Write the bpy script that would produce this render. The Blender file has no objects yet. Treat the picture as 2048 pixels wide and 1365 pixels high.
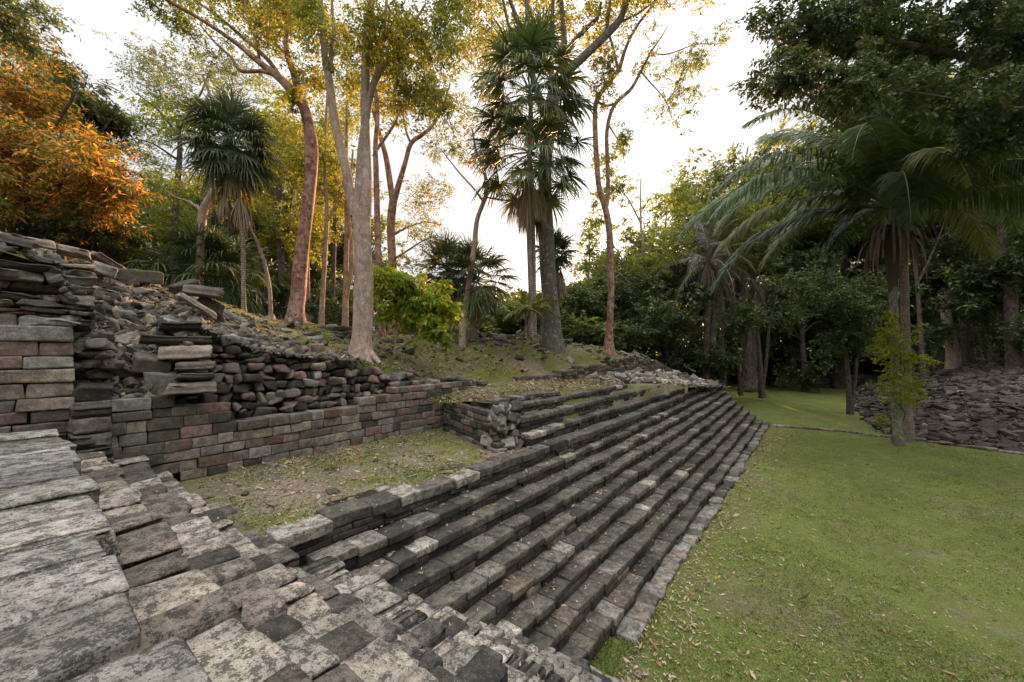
import bpy, math
import numpy as np
from mathutils import Matrix, Vector, Euler

scene = bpy.context.scene
COL = scene.collection
RNG = np.random.default_rng(7)
F = 800.0; CX = 1024.0; HY = 700.0; EYE = 4.2

# ------------------------------------------------------------------ frames
CU, SU = 0.7934, 0.6088
def UV(u, v, z=0.0):
    """u runs along the long stair, v out over it towards the lawn."""
    u = np.asarray(u, float); v = np.asarray(v, float)
    x = SU*u + CU*v; y = CU*u - SU*v
    return np.stack(np.broadcast_arrays(x, y, np.asarray(z, float)), -1)
def toUV(x, y):
    return SU*x + CU*y, CU*x - SU*y
def P(px, py, d):
    return np.array([(px-CX)/F*d, d, EYE + (HY-py)/F*d])
DU = np.array([SU, CU, 0.0]); DV = np.array([CU, -SU, 0.0]); DZ = np.array([0, 0, 1.0])

# ------------------------------------------------------------------ objects
def tag(o, label=None, cat=None, group=None, kind=None):
    if label: o['label'] = label
    if cat: o['category'] = cat
    if group: o['group'] = group
    if kind: o['kind'] = kind
    return o
def empty(name, loc, label, cat, group=None):
    o = bpy.data.objects.new(name, None); COL.objects.link(o)
    o.location = Vector([float(a) for a in loc]); o.empty_display_size = 0.2
    return tag(o, label, cat, group)

class Geo:
    """collects vertices and faces with a colour and a seed per vertex"""
    def __init__(s):
        s.V = []; s.Fq = []; s.Ft = []; s.C = []; s.S = []; s.Lc = []; s.n = 0
    def add(s, V, Fc, col, seed=0.0, loc=None):
        V = np.asarray(V, np.float32).reshape(-1, 3); Fc = np.asarray(Fc, np.int64)
        k = len(V)
        col = np.asarray(col, np.float32)
        if col.ndim == 1: col = np.broadcast_to(col[:3], (k, 3))
        seed = np.broadcast_to(np.asarray(seed, np.float32), (k,))
        s.V.append(V); s.C.append(col); s.S.append(seed); s.Lc.append(loc)
        (s.Fq if Fc.shape[1] == 4 else s.Ft).append(Fc + s.n)
        s.n += k
    def _merge(s, g):
        for V, C, S in zip(g.V, g.C, g.S):
            s.V.append(V); s.C.append(C); s.S.append(S)
        for f in g.Fq: s.Fq.append(f + s.n)
        for f in g.Ft: s.Ft.append(f + s.n)
        s.n += g.n
    def mesh(s, name, origin=(0, 0, 0), smooth=True):
        V = np.concatenate(s.V).astype(np.float32) - np.asarray(origin, np.float32)
        me = bpy.data.meshes.new(name)
        me.vertices.add(len(V)); me.vertices.foreach_set('co', V.ravel())
        parts = []; sizes = []
        if s.Fq:
            q = np.concatenate(s.Fq); parts.append(q.ravel()); sizes.append(np.full(len(q), 4))
        if s.Ft:
            t = np.concatenate(s.Ft); parts.append(t.ravel()); sizes.append(np.full(len(t), 3))
        loops = np.concatenate(parts).astype(np.int32); sz = np.concatenate(sizes).astype(np.int32)
        starts = np.concatenate([[0], np.cumsum(sz)[:-1]]).astype(np.int32)
        me.loops.add(len(loops)); me.loops.foreach_set('vertex_index', loops)
        me.polygons.add(len(sz)); me.polygons.foreach_set('loop_start', starts)
        me.polygons.foreach_set('loop_total', sz)
        if smooth: me.polygons.foreach_set('use_smooth', np.ones(len(sz), bool))
        me.update(calc_edges=True)
        a = me.attributes.new('col', 'FLOAT_COLOR', 'POINT')
        C = np.concatenate(s.C); C4 = np.ones((len(C), 4), np.float32); C4[:, :3] = C
        a.data.foreach_set('color', C4.ravel())
        if any(l is not None for l in s.Lc):
            Lc = np.concatenate([np.asarray(l, np.float32).reshape(-1, 3) if l is not None else v for l, v in zip(s.Lc, s.V)])
            c_ = me.attributes.new('loc', 'FLOAT_VECTOR', 'POINT'); c_.data.foreach_set('vector', Lc.astype(np.float32).ravel())
        b = me.attributes.new('seed', 'FLOAT', 'POINT')
        b.data.foreach_set('value', np.concatenate(s.S).astype(np.float32))
        return me
    def build(s, name, mat, parent=None, origin=None, smooth=True):
        if origin is None: origin = tuple(parent.location) if parent is not None else (0, 0, 0)
        me = s.mesh(name, origin, smooth); me.materials.append(mat)
        o = bpy.data.objects.new(name, me); COL.objects.link(o)
        if parent is not None: o.parent = parent
        else: o.location = origin
        return o

# ------------------------------------------------------------------ stones
def cube_template(ts):
    ts = np.array(ts, float); n = len(ts)
    idx = {}; V = []; Fc = []
    def vid(p):
        k = tuple(np.round(p, 4))
        if k not in idx: idx[k] = len(V); V.append(p)
        return idx[k]
    for ax in range(3):
        for sg in (-1, 1):
            a, b = (ax+1) % 3, (ax+2) % 3
            for i in range(n-1):
                for j in range(n-1):
                    q = []
                    for (ii, jj) in ((i, j), (i+1, j), (i+1, j+1), (i, j+1)):
                        p = np.zeros(3); p[ax] = sg; p[a] = ts[ii]; p[b] = ts[jj]; q.append(vid(p))
                    Fc.append(q if sg > 0 else q[::-1])
    return np.array(V), np.array(Fc)
TPL = {'lo': cube_template([-1, -.72, .72, 1]), 'mid': cube_template([-1, -.86, 0, .86, 1]),
       'hi': cube_template([-1, -.93, -.62, -.2, .2, .62, .93, 1]),
       'xhi': cube_template(list(np.array([-1, -.97, -.85, -.65, -.4, -.15, .15, .4, .65, .85, .97, 1])))}
def fields(N, V, rng, k, amp):
    """smooth random displacement field per stone; V (N,n,3) in units where k is a wavenumber"""
    out = np.zeros_like(V)
    for m in range(4):
        K = rng.normal(size=(N, 3, 3)) * k * (1 + m*0.8)
        ph = rng.uniform(0, 6.28, (N, 1, 3))
        out += np.sin(np.einsum('nij,nvj->nvi', K, V) + ph) / (1 + m*0.8)
    return out * amp
def stones(geo, C, H, R, col, rng, tpl='mid', bev=.02, jit=.08, noise=.03, taper=None):
    """C centres (N,3), H half sizes (N,3), R axes rows (N,3,3) or (3,3)"""
    C = np.asarray(C, float); H = np.asarray(H, float); N = len(C)
    if N == 0: return
    if np.ndim(R) == 2: R = np.broadcast_to(R, (N, 3, 3))
    T, Fc = TPL[tpl]; n = len(T)
    ring = sorted(set(np.round(np.abs(T).ravel(), 4)))[-2]
    rv = 1 - np.minimum(.42, 1.7*bev/H)                       # the ring beside each edge sits a fixed distance in
    t = np.where((np.abs(np.abs(T)-ring) < 1e-3)[None], np.sign(T)[None]*rv[:, None], T[None])*H[:, None]
    r = np.minimum(bev, H.min(1)*.8)[:, None, None]
    core = np.clip(t, -(H[:, None]-r), H[:, None]-r)
    dl = t - core; nz = (np.abs(dl) > 1e-9)
    L = np.linalg.norm(dl, axis=2, keepdims=True); L[L == 0] = 1
    p = np.where(nz.sum(2, keepdims=True) > 1, core + dl/L*r, t)
    # corner jitter, trilinear
    J = rng.normal(size=(N, 2, 2, 2, 3)) * jit
    w = (T+1)/2
    off = np.zeros((N, n, 3))
    for a in (0, 1):
        for b in (0, 1):
            for c in (0, 1):
                ww = (w[:, 0] if a else 1-w[:, 0])*(w[:, 1] if b else 1-w[:, 1])*(w[:, 2] if c else 1-w[:, 2])
                off += ww[None, :, None]*J[:, a, b, c][:, None]
    p = p + off*np.minimum(H, .22)[:, None]
    hm = H.mean(1)[:, None, None]
    p = p + fields(N, p/hm, rng, 1.3, noise)*hm
    W = np.einsum('nvi,nij->nvj', p, R) + C[:, None]
    col = np.asarray(col, float)
    if col.ndim == 1: col = np.broadcast_to(col, (N, 3))
    cc = np.repeat(col, n, 0)
    sd = np.repeat(rng.uniform(0, 50, N), n)
    Fa = (Fc[None] + (np.arange(N)*n)[:, None, None]).reshape(-1, 4)
    geo.add(W.reshape(-1, 3), Fa, cc, sd, (T[None]*H[:, None]).reshape(-1, 3))

def palette(rng, N, entries):
    w = np.array([e[0] for e in entries], float); w /= w.sum()
    c = np.array([e[1] for e in entries], float)
    k = rng.choice(len(entries), N, p=w)
    f = rng.uniform(.8, 1.22, (N, 1))
    return c[k]*f*rng.uniform(.975, 1.025, (N, 3))
DARK = (.088, .076, .062); CHAR = (.048, .043, .038); MID = (.165, .143, .116); TAN = (.29, .243, .19)
PALE = (.46, .41, .34); PINK = (.26, .178, .150); RUST = (.17, .115, .08); GREY = (.25, .235, .205); BLUE = (.085, .094, .096)
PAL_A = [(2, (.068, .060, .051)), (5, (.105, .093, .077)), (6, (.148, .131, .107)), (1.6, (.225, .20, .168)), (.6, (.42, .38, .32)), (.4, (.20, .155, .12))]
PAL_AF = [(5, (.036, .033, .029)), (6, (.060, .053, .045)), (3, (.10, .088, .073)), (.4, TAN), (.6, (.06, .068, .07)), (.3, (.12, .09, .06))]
PAL_W = [(2, DARK), (4, MID), (4, TAN), (2.2, PINK), (1.1, RUST), (2, GREY)]
PAL_R = [(2, (.065, .058, .05)), (6, (.10, .088, .073)), (5, (.155, .135, .11)), (2, TAN), (.8, PINK), (1.6, GREY)]
PAL_N = [(1.2, DARK), (3, MID), (5, TAN), (3, GREY), (2.2, PALE)]
PAL_N2 = [(1, CHAR), (2, DARK), (4, (.17, .15, .125)), (5, TAN), (4, GREY), (1.5, (.33, .30, .255))]
EAST = np.array([DU, DV, DZ])

def split(a, b, lo, hi, rng):
    out = [a]
    while out[-1] < b - lo*.6:
        out.append(out[-1] + rng.uniform(lo, hi))
    out[-1] = b
    if len(out) > 2 and out[-1]-out[-2] < lo*.5: out.pop(-2)
    return np.array(out)

def course(geo, path, s0, s1, zt, h, depth, rng, pal, ln=(.25, .5), tpl='mid', bev=.018, jit=.06, noise=.025,
           pj=.015, tj=.012, back=0.0, tl=.012, gap=.002):
    """one course of stones along path(s)->(point xy, tangent xy, outward normal xy); zt = height of its top"""
    e = split(s0, s1, ln[0], ln[1], rng)
    L = np.diff(e); m = (e[:-1]+e[1:])/2; N = len(L)
    C = np.zeros((N, 3)); R = np.zeros((N, 3, 3)); H = np.zeros((N, 3))
    for i, s in enumerate(m):
        p, t, nrm = path(s)
        zz = zt(s) if callable(zt) else zt
        hh = h*rng.uniform(.93, 1.0)
        d = depth*rng.uniform(.85, 1.1)
        o = rng.normal()*pj - back
        C[i, :2] = p + nrm*(o - d/2); C[i, 2] = zz - hh/2 + rng.normal()*tj
        a = rng.normal()*.02
        tt = t*math.cos(a)+nrm*math.sin(a); nn = -t*math.sin(a)+nrm*math.cos(a)
        R[i, 0, :2] = tt; R[i, 1, :2] = nn; R[i, 2, 2] = 1
        R[i, 0, 2] = rng.normal()*tl; R[i, 1, 2] = rng.normal()*tl*1.2
        H[i] = (L[i]/2-gap, d/2, hh/2)
    stones(geo, C, H, R, palette(rng, N, pal), rng, tpl, bev, jit, noise)
    return e

def box(geo, c, h, R=np.eye(3), col=DARK):
    T, Fc = cube_template([-1, 1])
    geo.add((T*np.asarray(h)) @ R + np.asarray(c), Fc, col)

def grid_sheet(P3):
    """P3 (n,m,3) -> verts, quads facing up"""
    n, m = P3.shape[:2]
    i = np.arange(n*m).reshape(n, m)
    q = np.stack([i[:-1, :-1], i[1:, :-1], i[1:, 1:], i[:-1, 1:]], -1).reshape(-1, 4)
    V = P3.reshape(-1, 3)
    a, b, c = V[q[0, 0]], V[q[0, 1]], V[q[0, 2]]
    if np.cross(b-a, c-b)[2] < 0: q = q[:, ::-1]
    return V, q

def vnoise(x, y, seed=0, oct=4, k=1.0):
    """cheap smooth noise from sines"""
    r = np.random.default_rng(seed); z = np.zeros_like(np.asarray(x, float)); a = 1.0
    for o in range(oct):
        for j in range(3):
            th = r.uniform(0, 6.28); ph = r.uniform(0, 6.28); kk = k*r.uniform(.7, 1.4)
            z = z + a*np.sin(kk*(x*math.cos(th)+y*math.sin(th))+ph)/3
        a *= .55; k *= 2.1
    return z

def rot_from_normal(n, ang, rng):
    n = n/np.linalg.norm(n); a = np.array([math.cos(ang), math.sin(ang), 0.]); a -= n*a.dot(n); a /= np.linalg.norm(a)
    return np.array([a, np.cross(n, a), n])
# ------------------------------------------------------------------ materials
class NT:
    def __init__(s, name):
        s.m = bpy.data.materials.new(name); s.m.use_nodes = True
        s.t = s.m.node_tree; s.t.nodes.clear(); s.out = s.n('ShaderNodeOutputMaterial')
    def n(s, typ, **kw):
        nd = s.t.nodes.new(typ)
        for k, v in kw.items():
            if k.startswith('i_'): nd.inputs[k[2:].replace('_', ' ')].default_value = v
            else: setattr(nd, k, v)
        return nd
    def l(s, a, b): s.t.links.new(a, b)
    def noise(s, vec, scale, detail=6, rough=.6, dist=0.0):
        nd = s.n('ShaderNodeTexNoise'); nd.inputs['Scale'].default_value = scale; nd.inputs['Detail'].default_value = detail
        nd.inputs['Roughness'].default_value = rough; nd.inputs['Distortion'].default_value = dist
        if vec is not None: s.l(vec, nd.inputs['Vector'])
        return nd.outputs['Fac']
    def ramp(s, fac, stops):
        r = s.n('ShaderNodeValToRGB'); s.l(fac, r.inputs['Fac']); e = r.color_ramp.elements
        while len(e) < len(stops): e.new(.5)
        for el, (p, c) in zip(e, stops):
            el.position = p; el.color = (c, c, c, 1) if np.isscalar(c) else (*c, 1)
        return r.outputs['Color']
    def mix(s, fac, a, b, mode='MIX'):
        m = s.n('ShaderNodeMix', data_type='RGBA', blend_type=mode)
        for v, k in ((fac, 0), (a, 6), (b, 7)):
            if hasattr(v, 'links') or isinstance(v, bpy.types.NodeSocket): s.l(v, m.inputs[k])
            else: m.inputs[k].default_value = v if k == 0 else ((*v, 1) if len(v) == 3 else v)
        return m.outputs[2]
    def math(s, op, a, b=None):
        m = s.n('ShaderNodeMath', operation=op)
        for v, k in ((a, 0), (b, 1)):
            if v is None: continue
            if isinstance(v, bpy.types.NodeSocket): s.l(v, m.inputs[k])
            else: m.inputs[k].default_value = v
        return m.outputs[0]
    def coords(s, seeded=True):
        tc = s.n('ShaderNodeTexCoord').outputs['Object']
        if not seeded: return tc
        a = s.n('ShaderNodeAttribute', attribute_name='seed')
        vm = s.n('ShaderNodeVectorMath', operation='MULTIPLY_ADD')
        cx = s.n('ShaderNodeCombineXYZ')
        for k in range(3): s.l(a.outputs['Fac'], cx.inputs[k])
        s.l(cx.outputs[0], vm.inputs[0]); vm.inputs[1].default_value = (3.1, 1.7, 2.3); s.l(tc, vm.inputs[2])
        return vm.outputs[0]
    def up(s):
        g = s.n('ShaderNodeNewGeometry'); sp = s.n('ShaderNodeSeparateXYZ'); s.l(g.outputs['Normal'], sp.inputs[0]); return sp.outputs[2]
    def bump(s, h, strength=.5, dist=.02, prev=None):
        b = s.n('ShaderNodeBump'); b.inputs['Strength'].default_value = strength; b.inputs['Distance'].default_value = dist
        s.l(h, b.inputs['Height'])
        if prev is not None: s.l(prev, b.inputs['Normal'])
        return b.outputs[0]
    def princ(s, col, rough=.9, normal=None, spec=.2):
        p = s.n('ShaderNodeBsdfPrincipled'); p.inputs['Roughness'].default_value = rough; p.inputs['Specular IOR Level'].default_value = spec
        if isinstance(col, bpy.types.NodeSocket): s.l(col, p.inputs['Base Color'])
        else: p.inputs['Base Color'].default_value = (*col, 1)
        if normal is not None: s.l(normal, p.inputs['Normal'])
        return p.outputs[0]
    def done(s, sh): s.l(sh, s.out.inputs['Surface']); return s.m

def attr_col(t):
    return t.n('ShaderNodeAttribute', attribute_name='col').outputs['Color']

def mat_stone(name, moss=.35, black=.55, pale=.4, scale=1.0, bstr=.6):
    t = NT(name); v = t.coords(); col = attr_col(t)
    la = t.n('ShaderNodeAttribute', attribute_name='loc'); vm = t.n('ShaderNodeVectorMath', operation='MULTIPLY_ADD'); t.l(la.outputs['Vector'], vm.inputs[0]); vm.inputs[1].default_value = (.32, 1.1, 2.6)
    sdn = t.n('ShaderNodeAttribute', attribute_name='seed'); cb = t.n('ShaderNodeCombineXYZ'); t.l(sdn.outputs['Fac'], cb.inputs[0]); t.l(sdn.outputs['Fac'], cb.inputs[2]); t.l(cb.outputs[0], vm.inputs[2])
    nb_ = t.noise(vm.outputs[0], 13*scale, 7, .72, .25)       # bedding streaks along each stone
    n1 = t.noise(v, 2.2*scale, 8, .65, .4); n2 = t.noise(v, 9*scale, 8, .7, .3); n3 = t.noise(v, 50*scale, 6, .75); n4 = t.noise(v, 130*scale, 3, .6)
    c = t.mix(1.0, col, t.ramp(n1, [(.25, .62), (.75, 1.42)]), 'MULTIPLY')
    c = t.mix(1.0, c, t.ramp(n3, [(.30, .38), (.70, 1.75)]), 'MULTIPLY')
    c = t.mix(1.0, c, t.ramp(n4, [(.3, .72), (.7, 1.28)]), 'MULTIPLY')
    c = t.mix(1.0, c, t.ramp(nb_, [(.30, .55), (.5, 1.0), (.72, 1.4)]), 'MULTIPLY')
    # black lichen crust: patches broken up by fine noise
    pm = t.math('ADD', t.math('MULTIPLY', n2, .34), t.math('ADD', t.math('MULTIPLY', n3, .42), t.math('MULTIPLY', nb_, .24)))
    bl = t.ramp(pm, [(.492, 0.0), (.522, 1.0)])
    c = t.mix(t.math('MULTIPLY', bl, black), c, (.028, .027, .026))
    n5 = t.noise(v, 15*scale, 7, .75, .6)
    pl = t.ramp(t.math('ADD', t.math('MULTIPLY', n5, .6), t.math('MULTIPLY', n4, .4)), [(.575, 0.0), (.61, 1.0)])
    c = t.mix(t.math('MULTIPLY', pl, pale), c, (.36, .35, .32))
    # moss on top faces
    n6 = t.noise(v, 4.3, 6, .7, .5)
    mm = t.math('MULTIPLY', t.ramp(n6, [(.52, 0.0), (.66, 1.0)]), t.ramp(t.up(), [(.3, 0.0), (.9, 1.0)]))
    mm = t.math('MULTIPLY', mm, t.ramp(n3, [(.4, .1), (.6, 1.0)]))
    c = t.mix(t.math('MULTIPLY', mm, moss), c, (.055, .060, .018))
    h = t.math('ADD', t.math('MULTIPLY', n2, .45), t.math('ADD', t.math('MULTIPLY', n3, .5), t.math('ADD', t.math('MULTIPLY', n4, .2), t.math('MULTIPLY', nb_, .45))))
    nb = t.bump(h, bstr, .045)
    return t.done(t.princ(c, .93, nb, .15))

def mat_ground(name, grass_amt=.5, green=(.085, .105, .018), soil=(.10, .082, .062), litter=.35):
    t = NT(name); v = t.n('ShaderNodeTexCoord').outputs['Object']
    a = t.noise(v, .55, 5, .6, .5); b = t.noise(v, 3.1, 8, .7, .4); c_ = t.noise(v, 17, 8, .75, .3); d = t.noise(v, 52, 5, .8)
    soilc = t.mix(t.ramp(c_, [(.35, 0.), (.65, 1.)]), tuple(x*.6 for x in soil), tuple(x*1.6 for x in soil))
    soilc = t.mix(t.math('MULTIPLY', t.ramp(d, [(.56, 0.), (.66, 1.)]), litter), soilc, (.30, .22, .14))
    gr = t.mix(t.ramp(d, [(.36, 0.), (.64, 1.)]), tuple(x*.28 for x in green), tuple(x*1.9 for x in green))
    gr = t.mix(t.ramp(c_, [(.5, 0.), (.64, .6)]), gr, (green[0]*1.25, green[1]*.85, green[2]*1.5))
    gr = t.mix(t.ramp(b, [(.3, 0.), (.7, .55)]), gr, (green[0]*1.35, green[1]*.95, green[2]*1.2))
    m = t.math('ADD', t.math('MULTIPLY', a, .45), t.math('ADD', t.math('MULTIPLY', b, .33), t.math('MULTIPLY', c_, .22)))
    lo = .66 - .32*grass_amt
    fac = t.ramp(m, [(lo-.05, 0.), (lo+.06, 1.)])
    col = t.mix(fac, soilc, gr)
    big = t.noise(v, .22, 4, .6, .8); col = t.mix(1.0, col, t.ramp(big, [(.32, .85), (.68, 1.12)]), 'MULTIPLY')
    mid = t.noise(v, 1.7, 6, .75, .6); col = t.mix(1.0, col, t.ramp(mid, [(.34, .80), (.66, 1.17)]), 'MULTIPLY')
    h = t.math('ADD', t.math('MULTIPLY', c_, .7), t.math('MULTIPLY', d, .5))
    return t.done(t.princ(col, .95, t.bump(h, .9, .05), .1))

def mat_leaf(name, trans=.4, rough=.5, tint=(1, 1, 1), spec=.25, glow=1.25):
    t = NT(name); c = t.mix(1.0, attr_col(t), tint, 'MULTIPLY')
    p = t.n('ShaderNodeBsdfPrincipled'); t.l(c, p.inputs['Base Color']); p.inputs['Roughness'].default_value = rough; p.inputs['Specular IOR Level'].default_value = spec
    tr = t.n('ShaderNodeBsdfTranslucent')
    c2 = t.mix(1.0, c, (1.6*glow, 1.38*glow, .6*glow), 'MULTIPLY'); t.l(c2, tr.inputs['Color'])
    m = t.n('ShaderNodeMixShader'); m.inputs[0].default_value = trans
    t.l(p.outputs[0], m.inputs[1]); t.l(tr.outputs[0], m.inputs[2])
    return t.done(m.outputs[0])

def mat_bark(name, a, b, spots=None, spot_amt=.5, ridge=.5, ring=0.0):
    t = NT(name); v = t.n('ShaderNodeTexCoord').outputs['Object']
    mp = t.n('ShaderNodeMapping'); t.l(v, mp.inputs['Vector']); mp.inputs['Scale'].default_value = (3.0, 3.0, .8); vs = mp.outputs[0]
    n1 = t.noise(vs, 1.2, 7, .65, .6); n2 = t.noise(vs, 7, 7, .7, .4); n3 = t.noise(v, 34, 5, .7)
    c = t.mix(t.ramp(n1, [(.38, 0.), (.62, 1.)]), a, b)
    wv = t.n('ShaderNodeVectorMath', operation='MULTIPLY_ADD'); nn_ = t.n('ShaderNodeTexNoise'); nn_.inputs['Scale'].default_value = 6; t.l(v, nn_.inputs['Vector'])
    t.l(nn_.outputs['Color'], wv.inputs[0]); wv.inputs[1].default_value = (.35, .35, .35); t.l(v, wv.inputs[2])
    vo_ = t.n('ShaderNodeTexVoronoi', feature='F1'); vo_.inputs['Scale'].default_value = 7.5; t.l(wv.outputs[0], vo_.inputs['Vector'])
    sp_ = t.n('ShaderNodeSeparateColor'); t.l(vo_.outputs['Color'], sp_.inputs[0])
    c = t.mix(t.math('MULTIPLY', t.ramp(sp_.outputs[0], [(.55, 0.), (.62, 1.)]), .55), c, tuple(x*.55 for x in a))
    c = t.mix(t.math('MULTIPLY', t.ramp(sp_.outputs[1], [(.68, 0.), (.74, 1.)]), .5), c, tuple(min(.6, x*1.5) for x in b))
    c = t.mix(1.0, c, t.ramp(n2, [(.3, .6), (.7, 1.35)]), 'MULTIPLY')
    c = t.mix(1.0, c, t.ramp(n3, [(.3, .7), (.7, 1.25)]), 'MULTIPLY')
    if spots:
        vo = t.noise(v, 5.5, 6, .72, .8)
        c = t.mix(t.math('MULTIPLY', t.ramp(vo, [(.55, 0.), (.62, 1.)]), spot_amt), c, spots)
    h = t.math('ADD', t.math('MULTIPLY', n2, ridge), t.math('MULTIPLY', n3, .4))
    if ring:
        w = t.n('ShaderNodeTexWave', wave_type='BANDS', bands_direction='Z'); w.inputs['Scale'].default_value = 4.5; w.inputs['Distortion'].default_value = 3.5
        t.l(v, w.inputs['Vector']); h = t.math('ADD', h, t.math('MULTIPLY', w.outputs['Fac'], ring))
        c = t.mix(1.0, c, t.ramp(w.outputs['Fac'], [(0., .75), (.5, 1.1)]), 'MULTIPLY')
    return t.done(t.princ(c, .85, t.bump(h, .7, .04), .2))

M = {}
M['stone_a'] = mat_stone('weathered_stair_stone', moss=.25, black=.8, pale=.35)
M['stone_n'] = mat_stone('lichened_near_stone', moss=.10, black=.85, pale=.6, scale=1.3, bstr=.8)
M['stone_w'] = mat_stone('wall_stone', moss=.2, black=.6, pale=.35)
M['stone_r'] = mat_stone('rubble_stone', moss=.6, black=.45, pale=.35)
M['soil'] = mat_ground('dark_soil', .12)
M['lawn'] = mat_ground('lawn_turf', .72, green=(.116, .158, .037), soil=(.17, .145, .09), litter=.5)
M['terrace'] = mat_ground('terrace_turf', .55, green=(.12, .145, .038), soil=(.20, .17, .13), litter=.5)
M['mound'] = mat_ground('mound_turf', .62, green=(.125, .15, .034), soil=(.18, .15, .11), litter=.5)
M['gravel'] = mat_ground('joint_gravel', .18, green=(.11, .12, .04), soil=(.23, .195, .15), litter=.6)
M['litter'] = mat_leaf('dry_leaf', trans=.12, rough=.8, spec=.15, glow=.7)
M['grass'] = mat_leaf('grass_blade', trans=.25, rough=.7, spec=.15, glow=.9)
M['leaf'] = mat_leaf('tree_leaf', trans=.52)
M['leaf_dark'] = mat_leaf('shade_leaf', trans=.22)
M['palm_leaf'] = mat_leaf('palm_leaf', trans=.16, rough=.5, spec=.25, glow=.9)
M['palm_dead'] = mat_leaf('dead_palm_leaf', trans=.15, rough=.8, spec=.1, glow=.7)
M['bark_red'] = mat_bark('red_peeling_bark', (.25, .10, .07), (.37, .25, .20), (.48, .42, .38), .35, .4)
M['bark_pale'] = mat_bark('pale_lichened_bark', (.46, .375, .31), (.34, .225, .17), (.60, .57, .52), .5, .5)
M['bark_grey'] = mat_bark('grey_bark', (.20, .185, .165), (.11, .095, .085), (.50, .49, .46), .55, .8)
M['bark_dark'] = mat_bark('dark_bark', (.075, .058, .048), (.13, .10, .085), (.25, .24, .21), .3, .8)
M['bark_palm'] = mat_bark('ringed_palm_bark', (.33, .27, .22), (.22, .18, .15), (.45, .43, .39), .35, .3, ring=.5)
M['bark_palm2'] = mat_bark('grey_ringed_palm_bark', (.27, .25, .225), (.17, .15, .13), (.42, .41, .38), .5, .3, ring=.10)
M['fibre'] = mat_bark('dry_palm_fibre', (.115, .082, .06), (.19, .145, .115), None, 0, 1.0)
# ------------------------------------------------------------------ the long stair (rows along u, facing +v)
RZ = {k: (9-k)*.231 for k in range(1, 9)}; RZ[0] = 2.15
def v_row(k, u):
    """plan line of the front edge of row k (0 = terrace coping, 8 = lowest step, -1.. = upper flight)"""
    if k >= 1:
        t = (k-1)/7.0; vn = -4.33 + t*(4.33-2.43); vf = -4.9 + t*(4.9-2.52)
        w = (u-2.2)/(27.0-2.2)
        return vn + (vf-vn)*w + .16*math.sin(math.pi*min(max(w, 0), 1))*(1-t*.6)
    if k == 0: return float(np.interp(u, [1.5, 9.3, 17, 24.4, 30], [-4.64, -4.50, -4.72, -5.2, -5.5]))
    return float(np.interp(u, [6.5, 20], {-1: [-4.83, -5.03], -2: [-5.12, -5.22], -3: [-5.41, -5.50], -4: [-5.68, -5.66]}[k]))
UZ = {-1: 2.40, -2: 2.72, -3: 2.95, -4: 3.07}
def row_path(k, wob=0):
    def f(s):
        v = v_row(k, s); dv = (v_row(k, s+.1)-v_row(k, s-.1))/.2
        v += .02*math.sin(s*1.7+k*2.1) + .014*math.sin(s*4.1+k)
        t = DU[:2] + DV[:2]*dv; t /= np.linalg.norm(t)
        return UV(s, v)[:2], t, np.array([t[1], -t[0]])
    return f
def z_row(k, base):
    return lambda s: base + .012*math.sin(s*.9+k*1.3) + .008*math.sin(s*2.6+k*2)

def build_row(parent, k, z, s0, s1, zlow, name='step', tread=.34, far_fine=14.0, ln=(.24, .52)):
    """one step: tread stones, one or two courses under them, and its solid core"""
    rng = np.random.default_rng(100+k*7)
    g = Geo()
    pth = row_path(k); zf = z_row(k, z)
    hcap = .115 if k else .15
    near = min(s1, far_fine)
    course(g, pth, s0, near, zf, hcap, tread+.06, rng, PAL_A, ln, 'mid', .011, .03, .028, .009, .005)
    if s1 > near: course(g, pth, near, s1, zf, hcap, tread+.06, rng, PAL_A, ln, 'lo', .011, .03, .028, .010, .005)
    rem = z - hcap - zlow; n = max(1, int(round(rem/.10))); hc = rem/n
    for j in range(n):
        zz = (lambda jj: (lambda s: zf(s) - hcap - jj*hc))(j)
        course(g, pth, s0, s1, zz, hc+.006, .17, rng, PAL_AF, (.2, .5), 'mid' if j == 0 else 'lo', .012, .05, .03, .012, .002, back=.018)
    # core
    ss = np.linspace(s0+.02, s1-.02, 24)
    for a, b in zip(ss[:-1], ss[1:]):
        va = v_row(k, (a+b)/2)
        box(g, UV((a+b)/2, va-.06-.35, (z-.06+zlow-.3)/2), ((b-a)/2+.01, .35, (z-.06-zlow+.3)/2), EAST, (.03, .028, .025))
    return g.build(name, M['stone_a'], parent)

stairA = empty('stone_staircase', UV(14, -3.5, 0), 'long dark flight of narrow stone steps running down from the grassy terrace to the lawn', 'staircase')
BU = {0: 2.03, 1: 2.36}
for k in range(2, 9): BU[k] = 2.36 + .323*(k-1)
farend = {0: 24.6}
for k in range(1, 9): farend[k] = 28.2 + (26.55-28.2)*(k-1)/7
for k in range(0, 9):
    z = RZ[k]; zl = RZ[k+1] if k < 8 else 0.0
    build_row(stairA, k, z, BU[k]-.15, farend[k], zl-.01, ln=(.34, .68) if k == 0 else (.26, .55))
# flat kerb stones along the foot of the stair
g = Geo(); rng = np.random.default_rng(5)
def foot(s):
    v = v_row(8, s)+.30; return UV(s, v+.03*math.sin(s*1.3))[:2], DU[:2], DV[:2]
course(g, foot, 5.6, 27.2, lambda s: .055+.02*min(1, max(0, (s-9)/8)), .12, .34, rng, [(3, MID), (3, GREY), (2, DARK), (2, TAN), (1, PINK)], (.24, .5), 'mid', .02, .10, .05, .03, .012)
g.build('kerb', M['stone_a'], stairA)

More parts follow.
